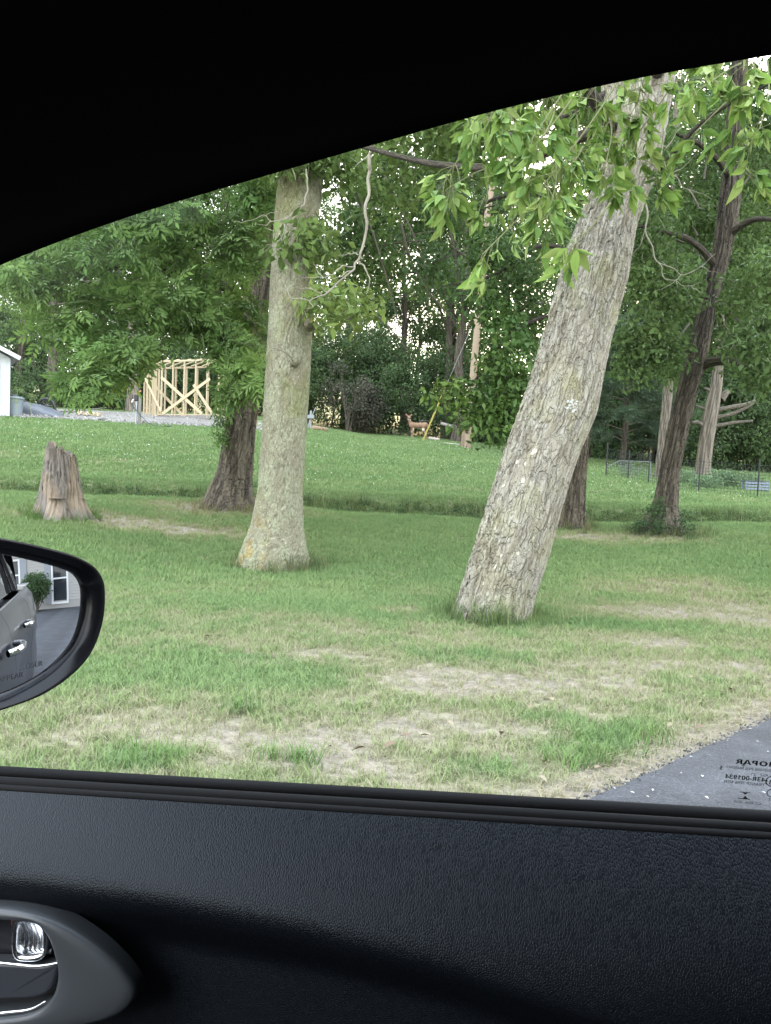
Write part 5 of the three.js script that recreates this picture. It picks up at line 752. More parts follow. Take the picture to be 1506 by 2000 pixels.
// ---------- bin, tarpaulin heap, scrap by the outbuilding ----------
{
  const c = onGround(29, 792, 31.6), g = thing('rubbish_bin', 'ribbed grey plastic rubbish bin beside the white outbuilding', 'bin', c);
  const prof = [[0, 0], [0.25, 0], [0.27, 0.05]]; for (let k = 0; k < 6; k++) prof.push([0.275 + k * 0.008, 0.08 + k * 0.11], [0.285 + k * 0.008, 0.1 + k * 0.11], [0.275 + k * 0.008, 0.12 + k * 0.11]); prof.push([0.32, 0.73], [0.34, 0.74]);
  mesh('bin_body', new THREE.LatheGeometry(prof.map(([x, y]) => new THREE.Vector2(x, y)), 28), std([0.2, 0.24, 0.26], 0.6), g);
  mesh('lid', new THREE.LatheGeometry([[0.36, 0.72], [0.365, 0.76], [0.3, 0.8], [0.1, 0.83], [0.001, 0.835]].map(([x, y]) => new THREE.Vector2(x, y)), 28), std([0.17, 0.2, 0.22], 0.6), g); mesh('lid_handle', new THREE.TorusGeometry(0.07, 0.013, 8, 16, Math.PI).translate(0, 0.83, 0), std([0.15, 0.18, 0.2], 0.6), g);
  for (const s of [-1, 1]) mesh('side_handle', new THREE.TorusGeometry(0.06, 0.012, 8, 14, Math.PI).rotateZ(-s * Math.PI / 2).translate(s * 0.31, 0.55, 0), std([0.17, 0.2, 0.22], 0.6), g);
  // grey tarpaulin thrown over something
  const p = onGround(70, 797, 33), t = thing('tarpaulin_heap', 'crumpled dark grey tarpaulin heap next to the bin', 'tarpaulin', p), S = new Soup(), n = 40;
  for (let i = 0; i <= n; i++) for (let j = 0; j <= n; j++) { const x = (i / n - 0.5) * 2.6, z = (j / n - 0.5) * 1.6, e = Math.max(0, 1 - (x / 1.3) ** 2) * Math.max(0, 1 - (z / 0.8) ** 2); S.v(x, Math.sqrt(e) * (0.55 - 0.2 * x) + 0.16 * e * fbm(x * 2.3, 1, z * 2.3, 3) - 0.05, z); } for (let i = 0; i < n; i++) for (let j = 0; j < n; j++) { const a = i * (n + 1) + j; S.quad(a, a + 1, a + n + 2, a + n + 1); }
  mesh('crumpled_sheet', S.build(), std([0.09, 0.1, 0.115], 0.45), t);
  const r = rng(12); for (let i = 0; i < 9; i++) { const a = onGround(85 + r() * 55, 800, 33 + r() * 2.2), ang = r() * 6.28, L = 0.8 + r() * 1.6, b = thing('scrap_pole', 'weathered pole in the scrap lying beside the tarpaulin', 'pole', a, 'scrap poles beside the tarpaulin'); const d = V(Math.cos(ang), 0.05 + 0.35 * r(), Math.sin(ang) * 0.5).normalize(); mesh('pole_shaft', limb([V(0, 0.05, 0), d.clone().multiplyScalar(L * 0.5).add(V(0, 0.04, 0)), d.clone().multiplyScalar(L)], [0.03, 0.028, 0.022], { segs: 8, rings: 6 }), std([0.14, 0.125, 0.11], 0.9), b); }
  const wb = onGround(92, 795, 34.5), wh = thing('old_wheel', 'old dark wheel rim lying in the scrap by the tarpaulin', 'wheel', wb); mesh('tyre', new THREE.TorusGeometry(0.32, 0.06, 10, 28).rotateX(0.5).translate(0, 0.36, 0), std([0.05, 0.05, 0.055], 0.8), wh); mesh('spokes_hub', join([0, 1, 2, 3].map((k) => new THREE.CylinderGeometry(0.012, 0.012, 0.6, 6).rotateZ(k * Math.PI / 4)).concat(new THREE.CylinderGeometry(0.05, 0.05, 0.06, 12).rotateX(Math.PI / 2))).rotateX(0.5).translate(0, 0.36, 0), std([0.2, 0.2, 0.2], 0.6), wh);
  for (const [px, h, y] of [[33, 1.15, 795], [60, 0.95, 797]]) { const f = onGround(px, y, 31), w = thing('tall_weed', px === 33 ? 'tall thin weed standing by the rubbish bin' : 'thin weed standing in front of the tarpaulin', 'weed', f), st = []; for (let k = 0; k <= 4; k++) st.push(V(0.03 * Math.sin(k * 2), h * k / 4, 0)); mesh('stalk', limb(st, [0.012, 0.008, 0.004], { segs: 6, rings: 12 }), std([0.25, 0.28, 0.14], 0.9), w); foliage('foliage', w, SMALLCLUMP, leafSoft, [[f.clone().add(V(0.05, h * 0.95, 0)), 0.14, 0.08, 0.14, 4], [f.clone().add(V(-0.03, h * 0.6, 0)), 0.12, 0.1, 0.1, 2]], 77 + px, [0.14, 0.2, 0.07], [0.2, 0.26, 0.1], 0.4); }
}
// ---------- yard hydrant with hose ----------
{
  const c = onGround(266, 830, 30), g = thing('yard_hydrant', 'grey yard hydrant post with black handle and trailing hose', 'hydrant', c), grey = std([0.33, 0.36, 0.38], 0.5, { metalness: 0.4 }), black = std([0.02, 0.02, 0.022], 0.6);
  mesh('standpipe', limb([V(0, -0.1, 0), V(0, 0.5, 0), V(0.01, 1.0, 0)], [0.035, 0.033, 0.03], { segs: 14, rings: 8 }), grey, g); mesh('post', bar(V(0.12, -0.1, 0.02), V(0.14, 1.15, 0.02), 0.09, 0.09), std([0.17, 0.16, 0.14], 0.9), g);
  mesh('hydrant_head', rbox(0.16, 0.26, 0.14, 0.04, -0.02, 1.08, 0), black, g); mesh('lever', bar(V(-0.05, 1.2, 0), V(0.16, 1.36, 0), 0.05, 0.03), std([0.35, 0.16, 0.1], 0.6), g); mesh('spout', limb([V(-0.03, 1.0, 0), V(-0.13, 0.98, 0.03), V(-0.17, 0.88, 0.04)], [0.035, 0.035, 0.03], { segs: 10, rings: 10 }), std([0.55, 0.58, 0.6], 0.4, { metalness: 0.5 }), g);
  mesh('hose', limb([V(-0.17, 0.88, 0.04), V(-0.1, 0.72, 0.05), V(0.15, 0.45, 0.08), V(0.45, 0.16, 0.1), V(0.75, 0.03, 0.15), V(1.1, 0.015, 0.25), V(1.5, 0.02, 0.3)], [0.017, 0.017], { segs: 8, rings: 50 }), std([0.04, 0.05, 0.055], 0.5), g); mesh('brace_wire', bar(V(-0.25, 0, 0.02), V(-0.02, 0.95, 0.01), 0.014, 0.014), grey, g);
}
// ---------- meter post and wood scraps ----------
{
  const c = onGround(606, 847, 37), g = thing('meter_post', 'small pale post with grey box and slanted bar beside wood scraps', 'post', c), grey = std([0.24, 0.25, 0.25], 0.6), k = 37 / FOCAL;
  mesh('post_shaft', rbox(0.09, 0.95, 0.09, 0.01, 0, 0.42, 0), grey, g); mesh('box', rbox(0.34, 0.17, 0.16, 0.015, 0.0, 0.6, 0.06), std([0.22, 0.24, 0.25], 0.5), g); mesh('second_leg', bar(V(-0.12, -0.05, 0.04), V(0.0, 0.66, 0.02), 0.05, 0.05), grey, g); mesh('slanted_bar', bar(V(0.05, 0.62, 0), V(0.22, 1.06, 0), 0.035, 0.035), grey, g);
  const r = rng(8); [[618, 0.5], [625, 0.55], [632, 0.4], [615, 0.3]].forEach(([px, L]) => { const p = onGround(px, 853, 36.6 + r()), t = thing('log', 'short brown log lying beside the small meter post', 'log', p, 'short logs by the meter post'), a = r() * 0.8 - 0.4; mesh('log_wood', limb([V(-L / 2 * Math.cos(a), 0.1, -L / 2 * Math.sin(a)), V(0, 0.11, 0), V(L / 2 * Math.cos(a), 0.1, L / 2 * Math.sin(a))], [0.11, 0.12, 0.1], { segs: 12, rings: 6 }), std([0.2, 0.14, 0.09], 0.95), t); mesh('cut_end', new THREE.CircleGeometry(0.1, 14).rotateY(Math.PI / 2 - a).translate(L / 2 * Math.cos(a) + 0.004, 0.1, L / 2 * Math.sin(a)), std([0.38, 0.29, 0.18], 0.9), t); });
}
// ---------- utility pole with guy wire ----------
{
  const D = 36, c = onGround(913, 880, D), top = at(985, 240, D), k = D / FOCAL, g = thing('utility_pole', 'weathered wooden utility pole rising from the lawn edge', 'utility pole', c);
  const P = [c.clone().add(V(0, -0.3, 0)), at(917, 810, D), at(924, 735, D), at(931, 655, D), at(940, 560, D), at(952, 420, D), top];
  mesh('pole_shaft', local(limb(P, [0.17, 0.165, 0.16, 0.155, 0.15, 0.14, 0.13], { segs: 18, rings: 40, tile: 1, wob: (a, t, l) => 0.006 * n3(Math.cos(a) * 6, Math.sin(a) * 6, l) }), g), std([0.25, 0.195, 0.135], 0.9, { bumpMap: barkBump, bumpScale: 0.006 }), g);
  mesh('stub_post', local(limb([onGround(905, 862, 37).add(V(0, -0.2, 0)), at(912, 812, 37)], [0.15, 0.14], { segs: 12, rings: 6 }), g), std([0.2, 0.14, 0.1], 0.95), g);
  const a = onGround(824, 858, 38), b = at(938, 600, D), w = thing('guy_wire', 'thin guy wire with yellow plastic guard slanting down to the lawn', 'guy wire', a);
  const m = a.clone().lerp(b, 0.42); mesh('guard_tube', local(bar(a.clone().add(V(0, -0.05, 0)), m, 0.075, 0.06), w), std([0.42, 0.35, 0.1], 0.6), w); mesh('wire', local(limb([a, b], [0.012, 0.012], { segs: 6, rings: 4 }), w), std([0.25, 0.26, 0.25], 0.6), w);
}
// ---------- deer ----------
{
  const D = 43.5, foot = onGround(816, 857, D), g = thing('deer', 'tan deer standing side on at the edge of the wood with head turned', 'deer', foot);
  const res = 72, mc = new MarchingCubes(res, std(0xffffff), false, false, 60000), half = 0.95, cen = V(0, 0.72, 0);
  const B = []; const cap = (a, b, ra, rb) => B.push([V(...a), V(...b), ra, rb]);
  cap([-0.36, 0.86, 0], [0.02, 0.84, 0], 0.185, 0.17); cap([0.02, 0.84, 0], [0.42, 0.88, 0], 0.17, 0.18); cap([0.42, 0.86, 0], [0.52, 0.8, 0], 0.16, 0.1);        // trunk, deep chest to rump
  cap([-0.42, 0.9, 0], [-0.56, 1.2, 0.02], 0.13, 0.075); cap([-0.56, 1.2, 0.02], [-0.575, 1.3, 0.05], 0.075, 0.07);                                        // neck
  cap([-0.58, 1.33, 0.05], [-0.56, 1.3, 0.13], 0.078, 0.065); cap([-0.56, 1.3, 0.13], [-0.55, 1.25, 0.25], 0.055, 0.034);                                  // head towards the viewer
  for (const s of [-1, 1]) { cap([-0.58 + s * 0.05, 1.39, 0.04], [-0.58 + s * 0.15, 1.46, 0.04], 0.026, 0.034); cap([-0.58 + s * 0.15, 1.46, 0.04], [-0.58 + s * 0.19, 1.53, 0.04], 0.034, 0.012); }
  for (const [s, dx] of [[-1, -0.02], [1, 0.05]]) { cap([-0.36 + dx, 0.8, s * 0.08], [-0.36 + dx, 0.45, s * 0.085], 0.085, 0.04); cap([-0.36 + dx, 0.45, s * 0.085], [-0.35 + dx, 0.08, s * 0.085], 0.034, 0.022); cap([-0.35 + dx, 0.08, s * 0.085], [-0.38 + dx, 0.0, s * 0.085], 0.024, 0.03);
    const hx = s < 0 ? 0.46 : 0.36; cap([hx, 0.82, s * 0.08], [hx - 0.06, 0.58, s * 0.09], 0.13, 0.07); cap([hx - 0.06, 0.58, s * 0.09], [hx + 0.08, 0.4, s * 0.09], 0.06, 0.034); cap([hx + 0.08, 0.4, s * 0.09], [hx + 0.05, 0.07, s * 0.09], 0.032, 0.022); cap([hx + 0.05, 0.07, s * 0.09], [hx + 0.01, 0.0, s * 0.09], 0.024, 0.03); }
  cap([0.56, 0.9, 0], [0.63, 0.74, 0], 0.045, 0.025);
  const ab = V(0, 0, 0), ap = V(0, 0, 0), q = V(0, 0, 0);
  for (let z = 0; z < res; z++) for (let y = 0; y < res; y++) for (let x = 0; x < res; x++) { q.set((x / res * 2 - 1) * half, (y / res * 2 - 1) * half + cen.y, (z / res * 2 - 1) * half); if (Math.abs(q.z) > 0.36) { mc.field[x + y * res + z * res * res] = -1; continue; } let s = 0; for (const [a, b, ra, rb] of B) { ab.copy(b).sub(a); ap.copy(q).sub(a); const t = clamp(ap.dot(ab) / ab.lengthSq()), d = ap.addScaledVector(ab, -t).length() - lerp(ra, rb, t); if (d < 0.25) s += Math.exp(-d * 42); } mc.field[x + y * res + z * res * res] = s > 0 ? Math.log(s) / 42 : -0.3; }
  mc.isolation = 0; mc.update(); const n = mc.count, pos = new Float32Array(mc.positionArray.slice(0, n * 3)), nor = new Float32Array(mc.normalArray.slice(0, n * 3)), col = new Float32Array(n * 3);
  for (let i = 0; i < n; i++) { const x = pos[3 * i] * half, y = pos[3 * i + 1] * half + cen.y, z = pos[3 * i + 2] * half; pos[3 * i] = x; pos[3 * i + 1] = y; pos[3 * i + 2] = z; let c = [0.21, 0.13, 0.08]; c = mix3(c, [0.27, 0.19, 0.125], smooth(0.62, 0.5, y)); if (x > -0.3 && x < 0.4) c = mix3(c, [0.6, 0.52, 0.42], smooth(0.72, 0.66, y) * smooth(0.5, 0.6, y)); c = mix3(c, [0.55, 0.48, 0.4], smooth(1.13, 1.2, y) * smooth(1.25, 1.2, y) * smooth(0.02, 0.08, z)); col.set(c, 3 * i); }
  const ge = new THREE.BufferGeometry(); ge.setAttribute('position', new THREE.BufferAttribute(pos, 3)); ge.setAttribute('normal', new THREE.BufferAttribute(nor, 3)); ge.setAttribute('color', new THREE.BufferAttribute(col, 3));
  g.scale.setScalar(0.93); mesh('body', ge, std(0xffffff, 0.9, { vertexColors: true }), g); const dk = std([0.02, 0.016, 0.014], 0.4); for (const s of [-1, 1]) mesh('eye', new THREE.SphereGeometry(0.014, 10, 8).translate(-0.565 + s * 0.058, 1.325, 0.13), dk, g); mesh('nose', new THREE.SphereGeometry(0.026, 12, 8).scale(1, 0.8, 0.8).translate(-0.548, 1.245, 0.28), dk, g);
}
// ---------- fallen timber at the edge of the wood ----------
{
  const log = (pts, rad, label, m, d = 48) => { const W = pts.map((q) => at(...q)); const c = W[0].clone(); const g = thing('fallen_log', label, 'log', c); mesh('log_wood', local(limb(W, rad, { segs: 12, rings: 14, tile: 1 }), g), m, g); };
  const pale = std([0.34, 0.31, 0.26], 0.95);
  { const a = onGround(838, 857, 44), b = onGround(858, 861, 43.6); a.y += 0.1; b.y += 0.08; const g = thing('fallen_log', 'short pale log lying on the grass behind the deer', 'log', a); mesh('log_wood', local(limb([a, a.clone().lerp(b, 0.5), b], [0.11, 0.12, 0.1], { segs: 12, rings: 8 }), g), pale, g); }
  log([[818, 822, 50], [850, 823, 50], [868, 828, 50]], [0.09, 0.09, 0.08], 'long grey log propped in the shade behind the deer', std([0.2, 0.18, 0.16], 0.95));
  log([[862, 827, 48], [885, 834, 47.5], [905, 842, 47]], [0.1, 0.1, 0.09], 'slanting pale log leaning towards the utility pole', std([0.26, 0.24, 0.21], 0.95));
  const p = onGround(880, 878, 38), g = thing('fallen_branch', 'thin pale stick on the lawn near the utility pole', 'stick', p); mesh('stick_wood', limb([V(-0.5, 0.1, 0), V(0, 0.08, 0.02), V(0.45, 0.06, -0.05)], [0.025, 0.03, 0.02], { segs: 8, rings: 8 }), std([0.5, 0.46, 0.38], 0.9), g);
}

// ---------- garden: fence, dead pale tree, pine ----------
{
  const D = 30, rows = [[1352, 1394, 945], [1358, 1388, 915], [1366, 1394, 860], [1376, 1404, 800], [1388, 1410, 755], [1392, 1412, 720], [1396, 1414, 660], [1402, 1416, 560]];
  const [P, W] = trunkOf(rows, D), foot = onGround(1372, 930, D); P[0].y = foot.y - 0.2; const g = treeThing('dead_tree', 'pale grey dead tree with bare stub branches behind the garden fence', foot);
  const m = barkFarPale; mesh('trunk', local(limb(P, W, { segs: 32, rings: 60, wob: (a, t, l, r) => 0.06 * r * n3(Math.cos(a) * 4, Math.sin(a) * 4, l * 2), tile: 2 }), g), m, g);
  const br = (pts, r0) => mesh('branch', local(limb(pts.map(([x, y, d = 30]) => at(x, y, d)), [r0, r0 * 0.8, r0 * 0.5], { segs: 10, rings: 18 }), g), m, g);
  br([[1402, 800], [1430, 795], [1455, 790], [1475, 782]], 0.1); br([[1400, 815], [1430, 808], [1460, 795], [1472, 788]], 0.08); br([[1398, 832], [1430, 826], [1470, 822]], 0.08); br([[1408, 780], [1418, 768], [1424, 764]], 0.16); br([[1384, 840], [1374, 832], [1362, 825], [1352, 826]], 0.12); br([[1386, 803], [1370, 796], [1358, 792]], 0.06); br([[1394, 775], [1384, 762], [1376, 758]], 0.09);
}
{
  const D = 27, rows = [[1272, 1296, 965], [1279, 1299, 920], [1288, 1306, 840], [1294, 1312, 780], [1300, 1318, 700], [1306, 1322, 560], [1312, 1326, 400], [1316, 1328, 200]];
  const [P, W] = trunkOf(rows, D), foot = onGround(1285, 950, D); P[0].y = foot.y - 0.2; const g = treeThing('wood_tree', 'light grey rough trunk close behind the dark ivy footed tree', foot);
  mesh('trunk', local(limb(P, W, { segs: 28, rings: 60, wob: (a, t, l, r) => 0.1 * r * n3(Math.cos(a) * 5, Math.sin(a) * 5, l * 2.4), tile: 1 }), g), barkFarPale, g);
  foliage('crown', g, SMALLCLUMP, leafSoft, [[1290, 700, 27, 40, 30, 16], [1310, 640, 27, 40, 40, 16], [1330, 560, 27.4, 60, 50, 20], [1280, 560, 26.6, 60, 50, 20], [1300, 460, 27, 80, 50, 24]].map((b) => lobe(...b)), 333, [0.05, 0.09, 0.04], [0.08, 0.13, 0.05], 1.7);
}
// pine: drooping boughs of needles
{
  const needle = (() => { const r = rng(71), S = new Soup(); for (let k = 0; k < 60; k++) { const t = r(), o = V(0.7 * t, -0.12 * t * t, 0); quickLeaf(S, o, V(0.7, r() * 1.4 - 0.5, (r() - 0.5) * 2.4), V(0, 1, 0), 0.16 + 0.06 * r(), 0.012); } return S.build(); })();
  const foot = onGround(1215, 905, 32), g = treeThing('pine_tree', 'young pine with soft drooping grey green needles beyond the leaning trunk', foot), r = rng(72), M = [], C = [];
  mesh('trunk', local(limb([foot.clone().add(V(0, -0.2, 0)), foot.clone().add(V(0.1, 3, 0)), foot.clone().add(V(0, 6.5, 0))], [0.14, 0.1, 0.03], { segs: 12, rings: 12, color: () => [1, 1, 1] }), g), barkFar, g);
  for (let k = 0; k < 34; k++) { const h = 0.9 + 5.2 * k / 34, a = k * 2.4, L = (2.3 - 0.28 * h) * (0.8 + 0.4 * r()), e = V(Math.cos(a) * L, h + 0.15, Math.sin(a) * L), s = V(0, h, 0); mesh('branch', limb([s, s.clone().lerp(e, 0.5).add(V(0, 0.15, 0)), e], [0.03, 0.02, 0.008], { segs: 5, rings: 6 }), twigMat, g);
    for (let i = 0; i < 36; i++) { const t = 0.25 + 0.75 * r(), p = s.clone().lerp(e, t).add(V((r() - 0.5) * 0.5, 0.1 + (r() - 0.5) * 0.2, (r() - 0.5) * 0.5)); M.push(mat4(p, new THREE.Euler(0, -a + (r() - 0.5) * 1.4, (r() - 0.6) * 0.5), 1.0 + 0.6 * r())); const q = r(); C.push(mix3([0.045, 0.085, 0.045], [0.085, 0.13, 0.065], q)); } }
  inst('needles', needle, leafSoft, M, C, g);
}
// fence: slim black posts with dark netting
{
  const net = std([0.025, 0.03, 0.035], 0.8), black = std([0.015, 0.015, 0.016], 0.6);
  const spots = [[1183, 934, 26], [1226, 938, 25.2], [1266, 944, 24.5], [1364, 962, 22.6], [1479, 972, 21.6], [1600, 985, 21]], Hf = [1.15, 1.0, 1.0, 1.05, 1.1, 1.1];
  const feet = spots.map(([a, b, d]) => onGround(a, b, d));
  const g = thing('garden_fence', 'low black netting fence on slim posts round the garden plot', 'fence', feet[0]);
  feet.forEach((p, i) => mesh('post', local(limb([p.clone().add(V(0, -0.1, 0)), p.clone().add(V(0.02, Hf[i], 0))], [0.022, 0.02], { segs: 10, rings: 3 }), g), black, g));
  for (let i = 0; i < feet.length - 1; i++) { const S = new Soup(), a = feet[i], b = feet[i + 1], L = a.distanceTo(b), n = Math.round(L / 0.09); const wire = (p, q, r) => limb([p, q], [r, r], { segs: 3, rings: 1, soup: S, cap: false });
    for (let k = 0; k <= n; k++) { const p = a.clone().lerp(b, k / n); p.y = ground(p.x, p.z); wire(p, p.clone().add(V(0.01, 0.92, 0)), 0.0034); } for (let y = 0.04; y <= 0.93; y += 0.089) { const p = a.clone().add(V(0, y, 0)), q = b.clone().add(V(0, y, 0)); wire(p, q, y > 0.85 ? 0.006 : 0.0034); } mesh('netting', local(S.build(), g), net, g); }
  // plants inside the plot
  const r = rng(51); [[1410, 948, 25, 0.45], [1395, 940, 26, 0.4], [1425, 950, 25, 0.4], [1445, 952, 25.5, 0.35], [1385, 950, 24, 0.3], [1465, 950, 26, 0.35], [1335, 948, 25.5, 0.35]].forEach(([px, py, d, h], i) => { const f = onGround(px, py, d), t = thing('garden_plant', 'bushy green vegetable plant growing inside the fenced plot', 'plant', f, 'plants in the fenced plot'); mesh('stem', limb([V(0, -0.05, 0), V(0.02, h * 0.5, 0), V(0, h, 0)], [0.012, 0.01, 0.005], { segs: 6, rings: 5 }), greenTwig, t); foliage('foliage', t, SMALLCLUMP, leafSoft, [[f.clone().add(V(0, h * 0.65, 0)), 0.4, h * 0.5, 0.3, 16]], 600 + i, [0.1, 0.17, 0.08], [0.16, 0.23, 0.11], 0.7); });
  // frame trellis with pale netting over a bed
  const p = onGround(1240, 920, 26.5), t = thing('garden_trellis', 'low wire trellis frame with pale climbing plants behind the fence', 'trellis', p), pl = std([0.13, 0.15, 0.15], 0.6), k = 26.5 / FOCAL;
  const w = 60 * k, h = 32 * k; mesh('upright', bar(V(-w / 2, -0.05, 0), V(-w / 2 + 0.03, h, 0), 0.03, 0.03), pl, t); mesh('upright', bar(V(w / 2, -0.05, 0), V(w / 2, h, 0), 0.03, 0.03), pl, t); mesh('top_rail', bar(V(-w / 2, h, 0), V(w / 2, h, 0), 0.03, 0.03), pl, t); mesh('slanted_rail', bar(V(-w / 2, h, 0), V(-w / 2 - 0.5, h * 0.55, 0.2), 0.02, 0.02), pl, t); for (let i = 1; i < 6; i++) mesh('wire', bar(V(-w / 2 + i * w / 6, 0, 0), V(-w / 2 + i * w / 6, h, 0), 0.008, 0.008), pl, t); foliage('foliage', t, SMALLCLUMP, leafSoft, [[p.clone().add(V(-0.1, 0.3, 0)), 0.5, 0.3, 0.15, 14]], 888, [0.12, 0.17, 0.12], [0.2, 0.25, 0.18], 0.5);
  // slatted pale bench or crate at the plot's edge
  const bp = onGround(1476, 955, 24), bg = thing('garden_bench', 'low slatted bluish white bench inside the fenced plot', 'bench', bp), bm = std([0.17, 0.2, 0.26], 0.6), bw = 46 * 24 / FOCAL; for (let i = 0; i < 3; i++) mesh('slat', rbox(bw, 0.055, 0.03, 0.006, 0.05, 0.1 + i * 0.09, 0.02), bm, bg); for (const s of [-1, 1]) mesh('leg', rbox(0.05, 0.34, 0.05, 0.006, 0.05 + s * bw * 0.45, 0.15, -0.02), bm, bg); mesh('seat', rbox(bw, 0.03, 0.3, 0.006, 0.05, 0.34, -0.18), std([0.06, 0.07, 0.09], 0.5), bg); for (const s of [-1, 1]) mesh('rear_leg', rbox(0.05, 0.34, 0.05, 0.006, 0.05 + s * bw * 0.45, 0.15, -0.3), bm, bg);
}
// ---------- ditch weeds, long grass round trunks, clover, litter ----------
{
  const r = rng(404), long = [tuft(31, 14, 0.05, 0.2, 0.008, 0.8), tuft(32, 12, 0.05, 0.26, 0.007, 0.7)];
  const add = (name, label, cat, list, colA, colB, geos, s0) => { const M = geos.map(() => []), C = geos.map(() => []); for (const [x, z, s = 1] of list) { if (beyondEdge(x, z) < 0.1) continue; const k = Math.floor(r() * 0.999 * geos.length), f = s0 * s * (0.6 + 0.8 * r()); M[k].push(mat4(V(x, ground(x, z), z), new THREE.Euler((r() - 0.5) * 0.3, r() * 6.28, (r() - 0.5) * 0.3), f)); C[k].push(mix3(colA, colB, r())); } const g = new THREE.Group(); g.name = numbered(name); tag(g, label, cat, null, 'stuff'); scene.add(g); geos.forEach((ge, i) => M[i].length && inst('blades', ge, grassMat, M[i], C[i], g)); };
  const ditch = []; for (let i = 0; i < 2600; i++) { const x = (r() - 0.5) * 21, dens = 0.55 + 0.9 * n3(x * 0.5, 6, 1); if (r() > clamp(dens, 0.25, 1)) continue; ditch.push([x, -(swaleAt(x) + 0.25 + (r() - 0.5) * 1.0)]); }
  add('ditch_grass', 'long dark grass and weeds filling the shallow ditch', 'grass', ditch, [0.045, 0.08, 0.03], [0.12, 0.15, 0.05], long, 0.75);
  const weeds = []; for (let i = 0; i < 420; i++) { const x = (r() - 0.5) * 21; weeds.push([x, -(swaleAt(x) + 0.3 + (r() - 0.5) * 0.8)]); }
  add('ditch_weeds', 'leafy dark green weeds along the shallow ditch', 'weeds', weeds, [0.035, 0.07, 0.03], [0.08, 0.12, 0.045], SMALLCLUMP.map((g) => g.clone().translate(0, 0.12, 0)), 0.38);
  const round = (px, py, d, rad, n, sp) => { const c = onGround(px, py, d), L = []; for (let i = 0; i < n; i++) { const a = r() * 6.28, q = rad + Math.abs(r() + r() - 0.7) * sp; L.push([c.x + Math.cos(a) * q, c.z + Math.sin(a) * q, 0.7 + 0.6 * r()]); } return L; };
  const lean = at(978, 1195, 6.8), R1 = []; for (let i = 0; i < 270; i++) { const a = r() * 6.28, q = 0.27 + Math.abs(r() + r() - 0.8) * 0.3; const x = lean.x + Math.cos(a) * q, z = lean.z + Math.sin(a) * q; R1.push([x, z, (x < lean.x ? 1.25 : 0.75)]); }
  add('long_grass', 'long uncut grass ringing the foot of the leaning tree', 'grass', R1, [0.08, 0.14, 0.045], [0.16, 0.21, 0.08], long, 0.6);
  add('long_grass', 'uncut grass at the foot of the pale straight tree', 'grass', round(545, 1105, 10, 0.3, 260, 0.35), [0.05, 0.1, 0.035], [0.2, 0.21, 0.1], long, 0.7);
  add('long_grass', 'rough grass around the base of the rotten stump', 'grass', round(118, 1008, 12, 0.38, 160, 0.25), [0.07, 0.14, 0.04], [0.14, 0.2, 0.06], long, 0.55);
  add('long_grass', 'withered grass under the tree with low boughs', 'grass', round(450, 986, 14.3, 0.42, 160, 0.5), [0.22, 0.18, 0.1], [0.12, 0.14, 0.06], long, 0.6);
  add('long_grass', 'rough grass below the two trees near the garden', 'grass', round(1295, 1036, 14, 0.4, 160, 0.5).concat(round(1118, 1038, 14.6, 0.3, 90, 0.3)), [0.06, 0.1, 0.04], [0.16, 0.16, 0.07], long, 0.6);
  const tall = []; for (let i = 0; i < 60; i++) { const x = (r() - 0.5) * 20; tall.push([x, -(swaleAt(x) + (r() - 0.5) * 1.2), 1]); }
  add('seed_grass', 'thin tall seed stalks standing along the ditch', 'grass', tall.concat([[lean.x + 0.62, lean.z + 0.25, 1.1], [lean.x + 0.52, lean.z + 0.2, 1], [lean.x + 0.7, lean.z + 0.1, 0.8], [lean.x - 0.6, lean.z + 0.2, 0.8]]), [0.3, 0.3, 0.16], [0.22, 0.26, 0.12], [tuft(41, 3, 0.05, 0.62, 0.006, 0.35)], 0.8);
  // bright tufts near the sill
  const near = (px, py, n, sp) => { const q = sight(px, py), t = EYE.y / -q.y, L = []; for (let i = 0; i < n; i++) L.push([q.x * t + (r() - 0.5) * sp, q.z * t + (r() - 0.5) * sp * 0.7]); return L; };
  add('grass_tuft', 'bright green tufts of coarse grass beside the driveway edge', 'grass', [...near(300, 1490, 12, 0.26), ...near(555, 1485, 10, 0.16), ...near(600, 1495, 6, 0.14), ...near(1190, 1450, 32, 0.55), ...near(1115, 1490, 18, 0.3), ...near(470, 1395, 10, 0.2)], [0.1, 0.18, 0.055], [0.16, 0.24, 0.08], [tuft(51, 12, 0.045, 0.085, 0.0045, 0.9)], 0.9);
  // white clover heads over the far lawn
  const M = [], C = []; for (let i = 0; i < 2600; i++) { const d = 19 + 24 * Math.pow(r(), 0.8), x = (r() - 0.5) * 1.15 * d, z = -d; if (r() > clamp(0.4 + 1.6 * n3(x * 0.13, 2, z * 0.2))) continue; M.push(mat4(V(x, ground(x, z) + 0.07, z), new THREE.Euler(0, 0, 0), 0.8 + 0.7 * r())); C.push([0.62, 0.62, 0.55]); }
  tag(inst('clover_flowers', new THREE.IcosahedronGeometry(0.011, 0), std(0xffffff, 0.9), M, C), 'small white clover heads dotted over the far lawn', 'flowers', null, 'stuff');
  // straw and clippings along the asphalt edge and on the bare patches
  const Ms = [], Cs = [], straw = (() => { const S = new Soup(); quickLeaf(S, V(-0.05, 0, 0), V(1, 0.05, 0.05), V(0, 1, 0), 0.09, 0.0026); return S.build(); })();
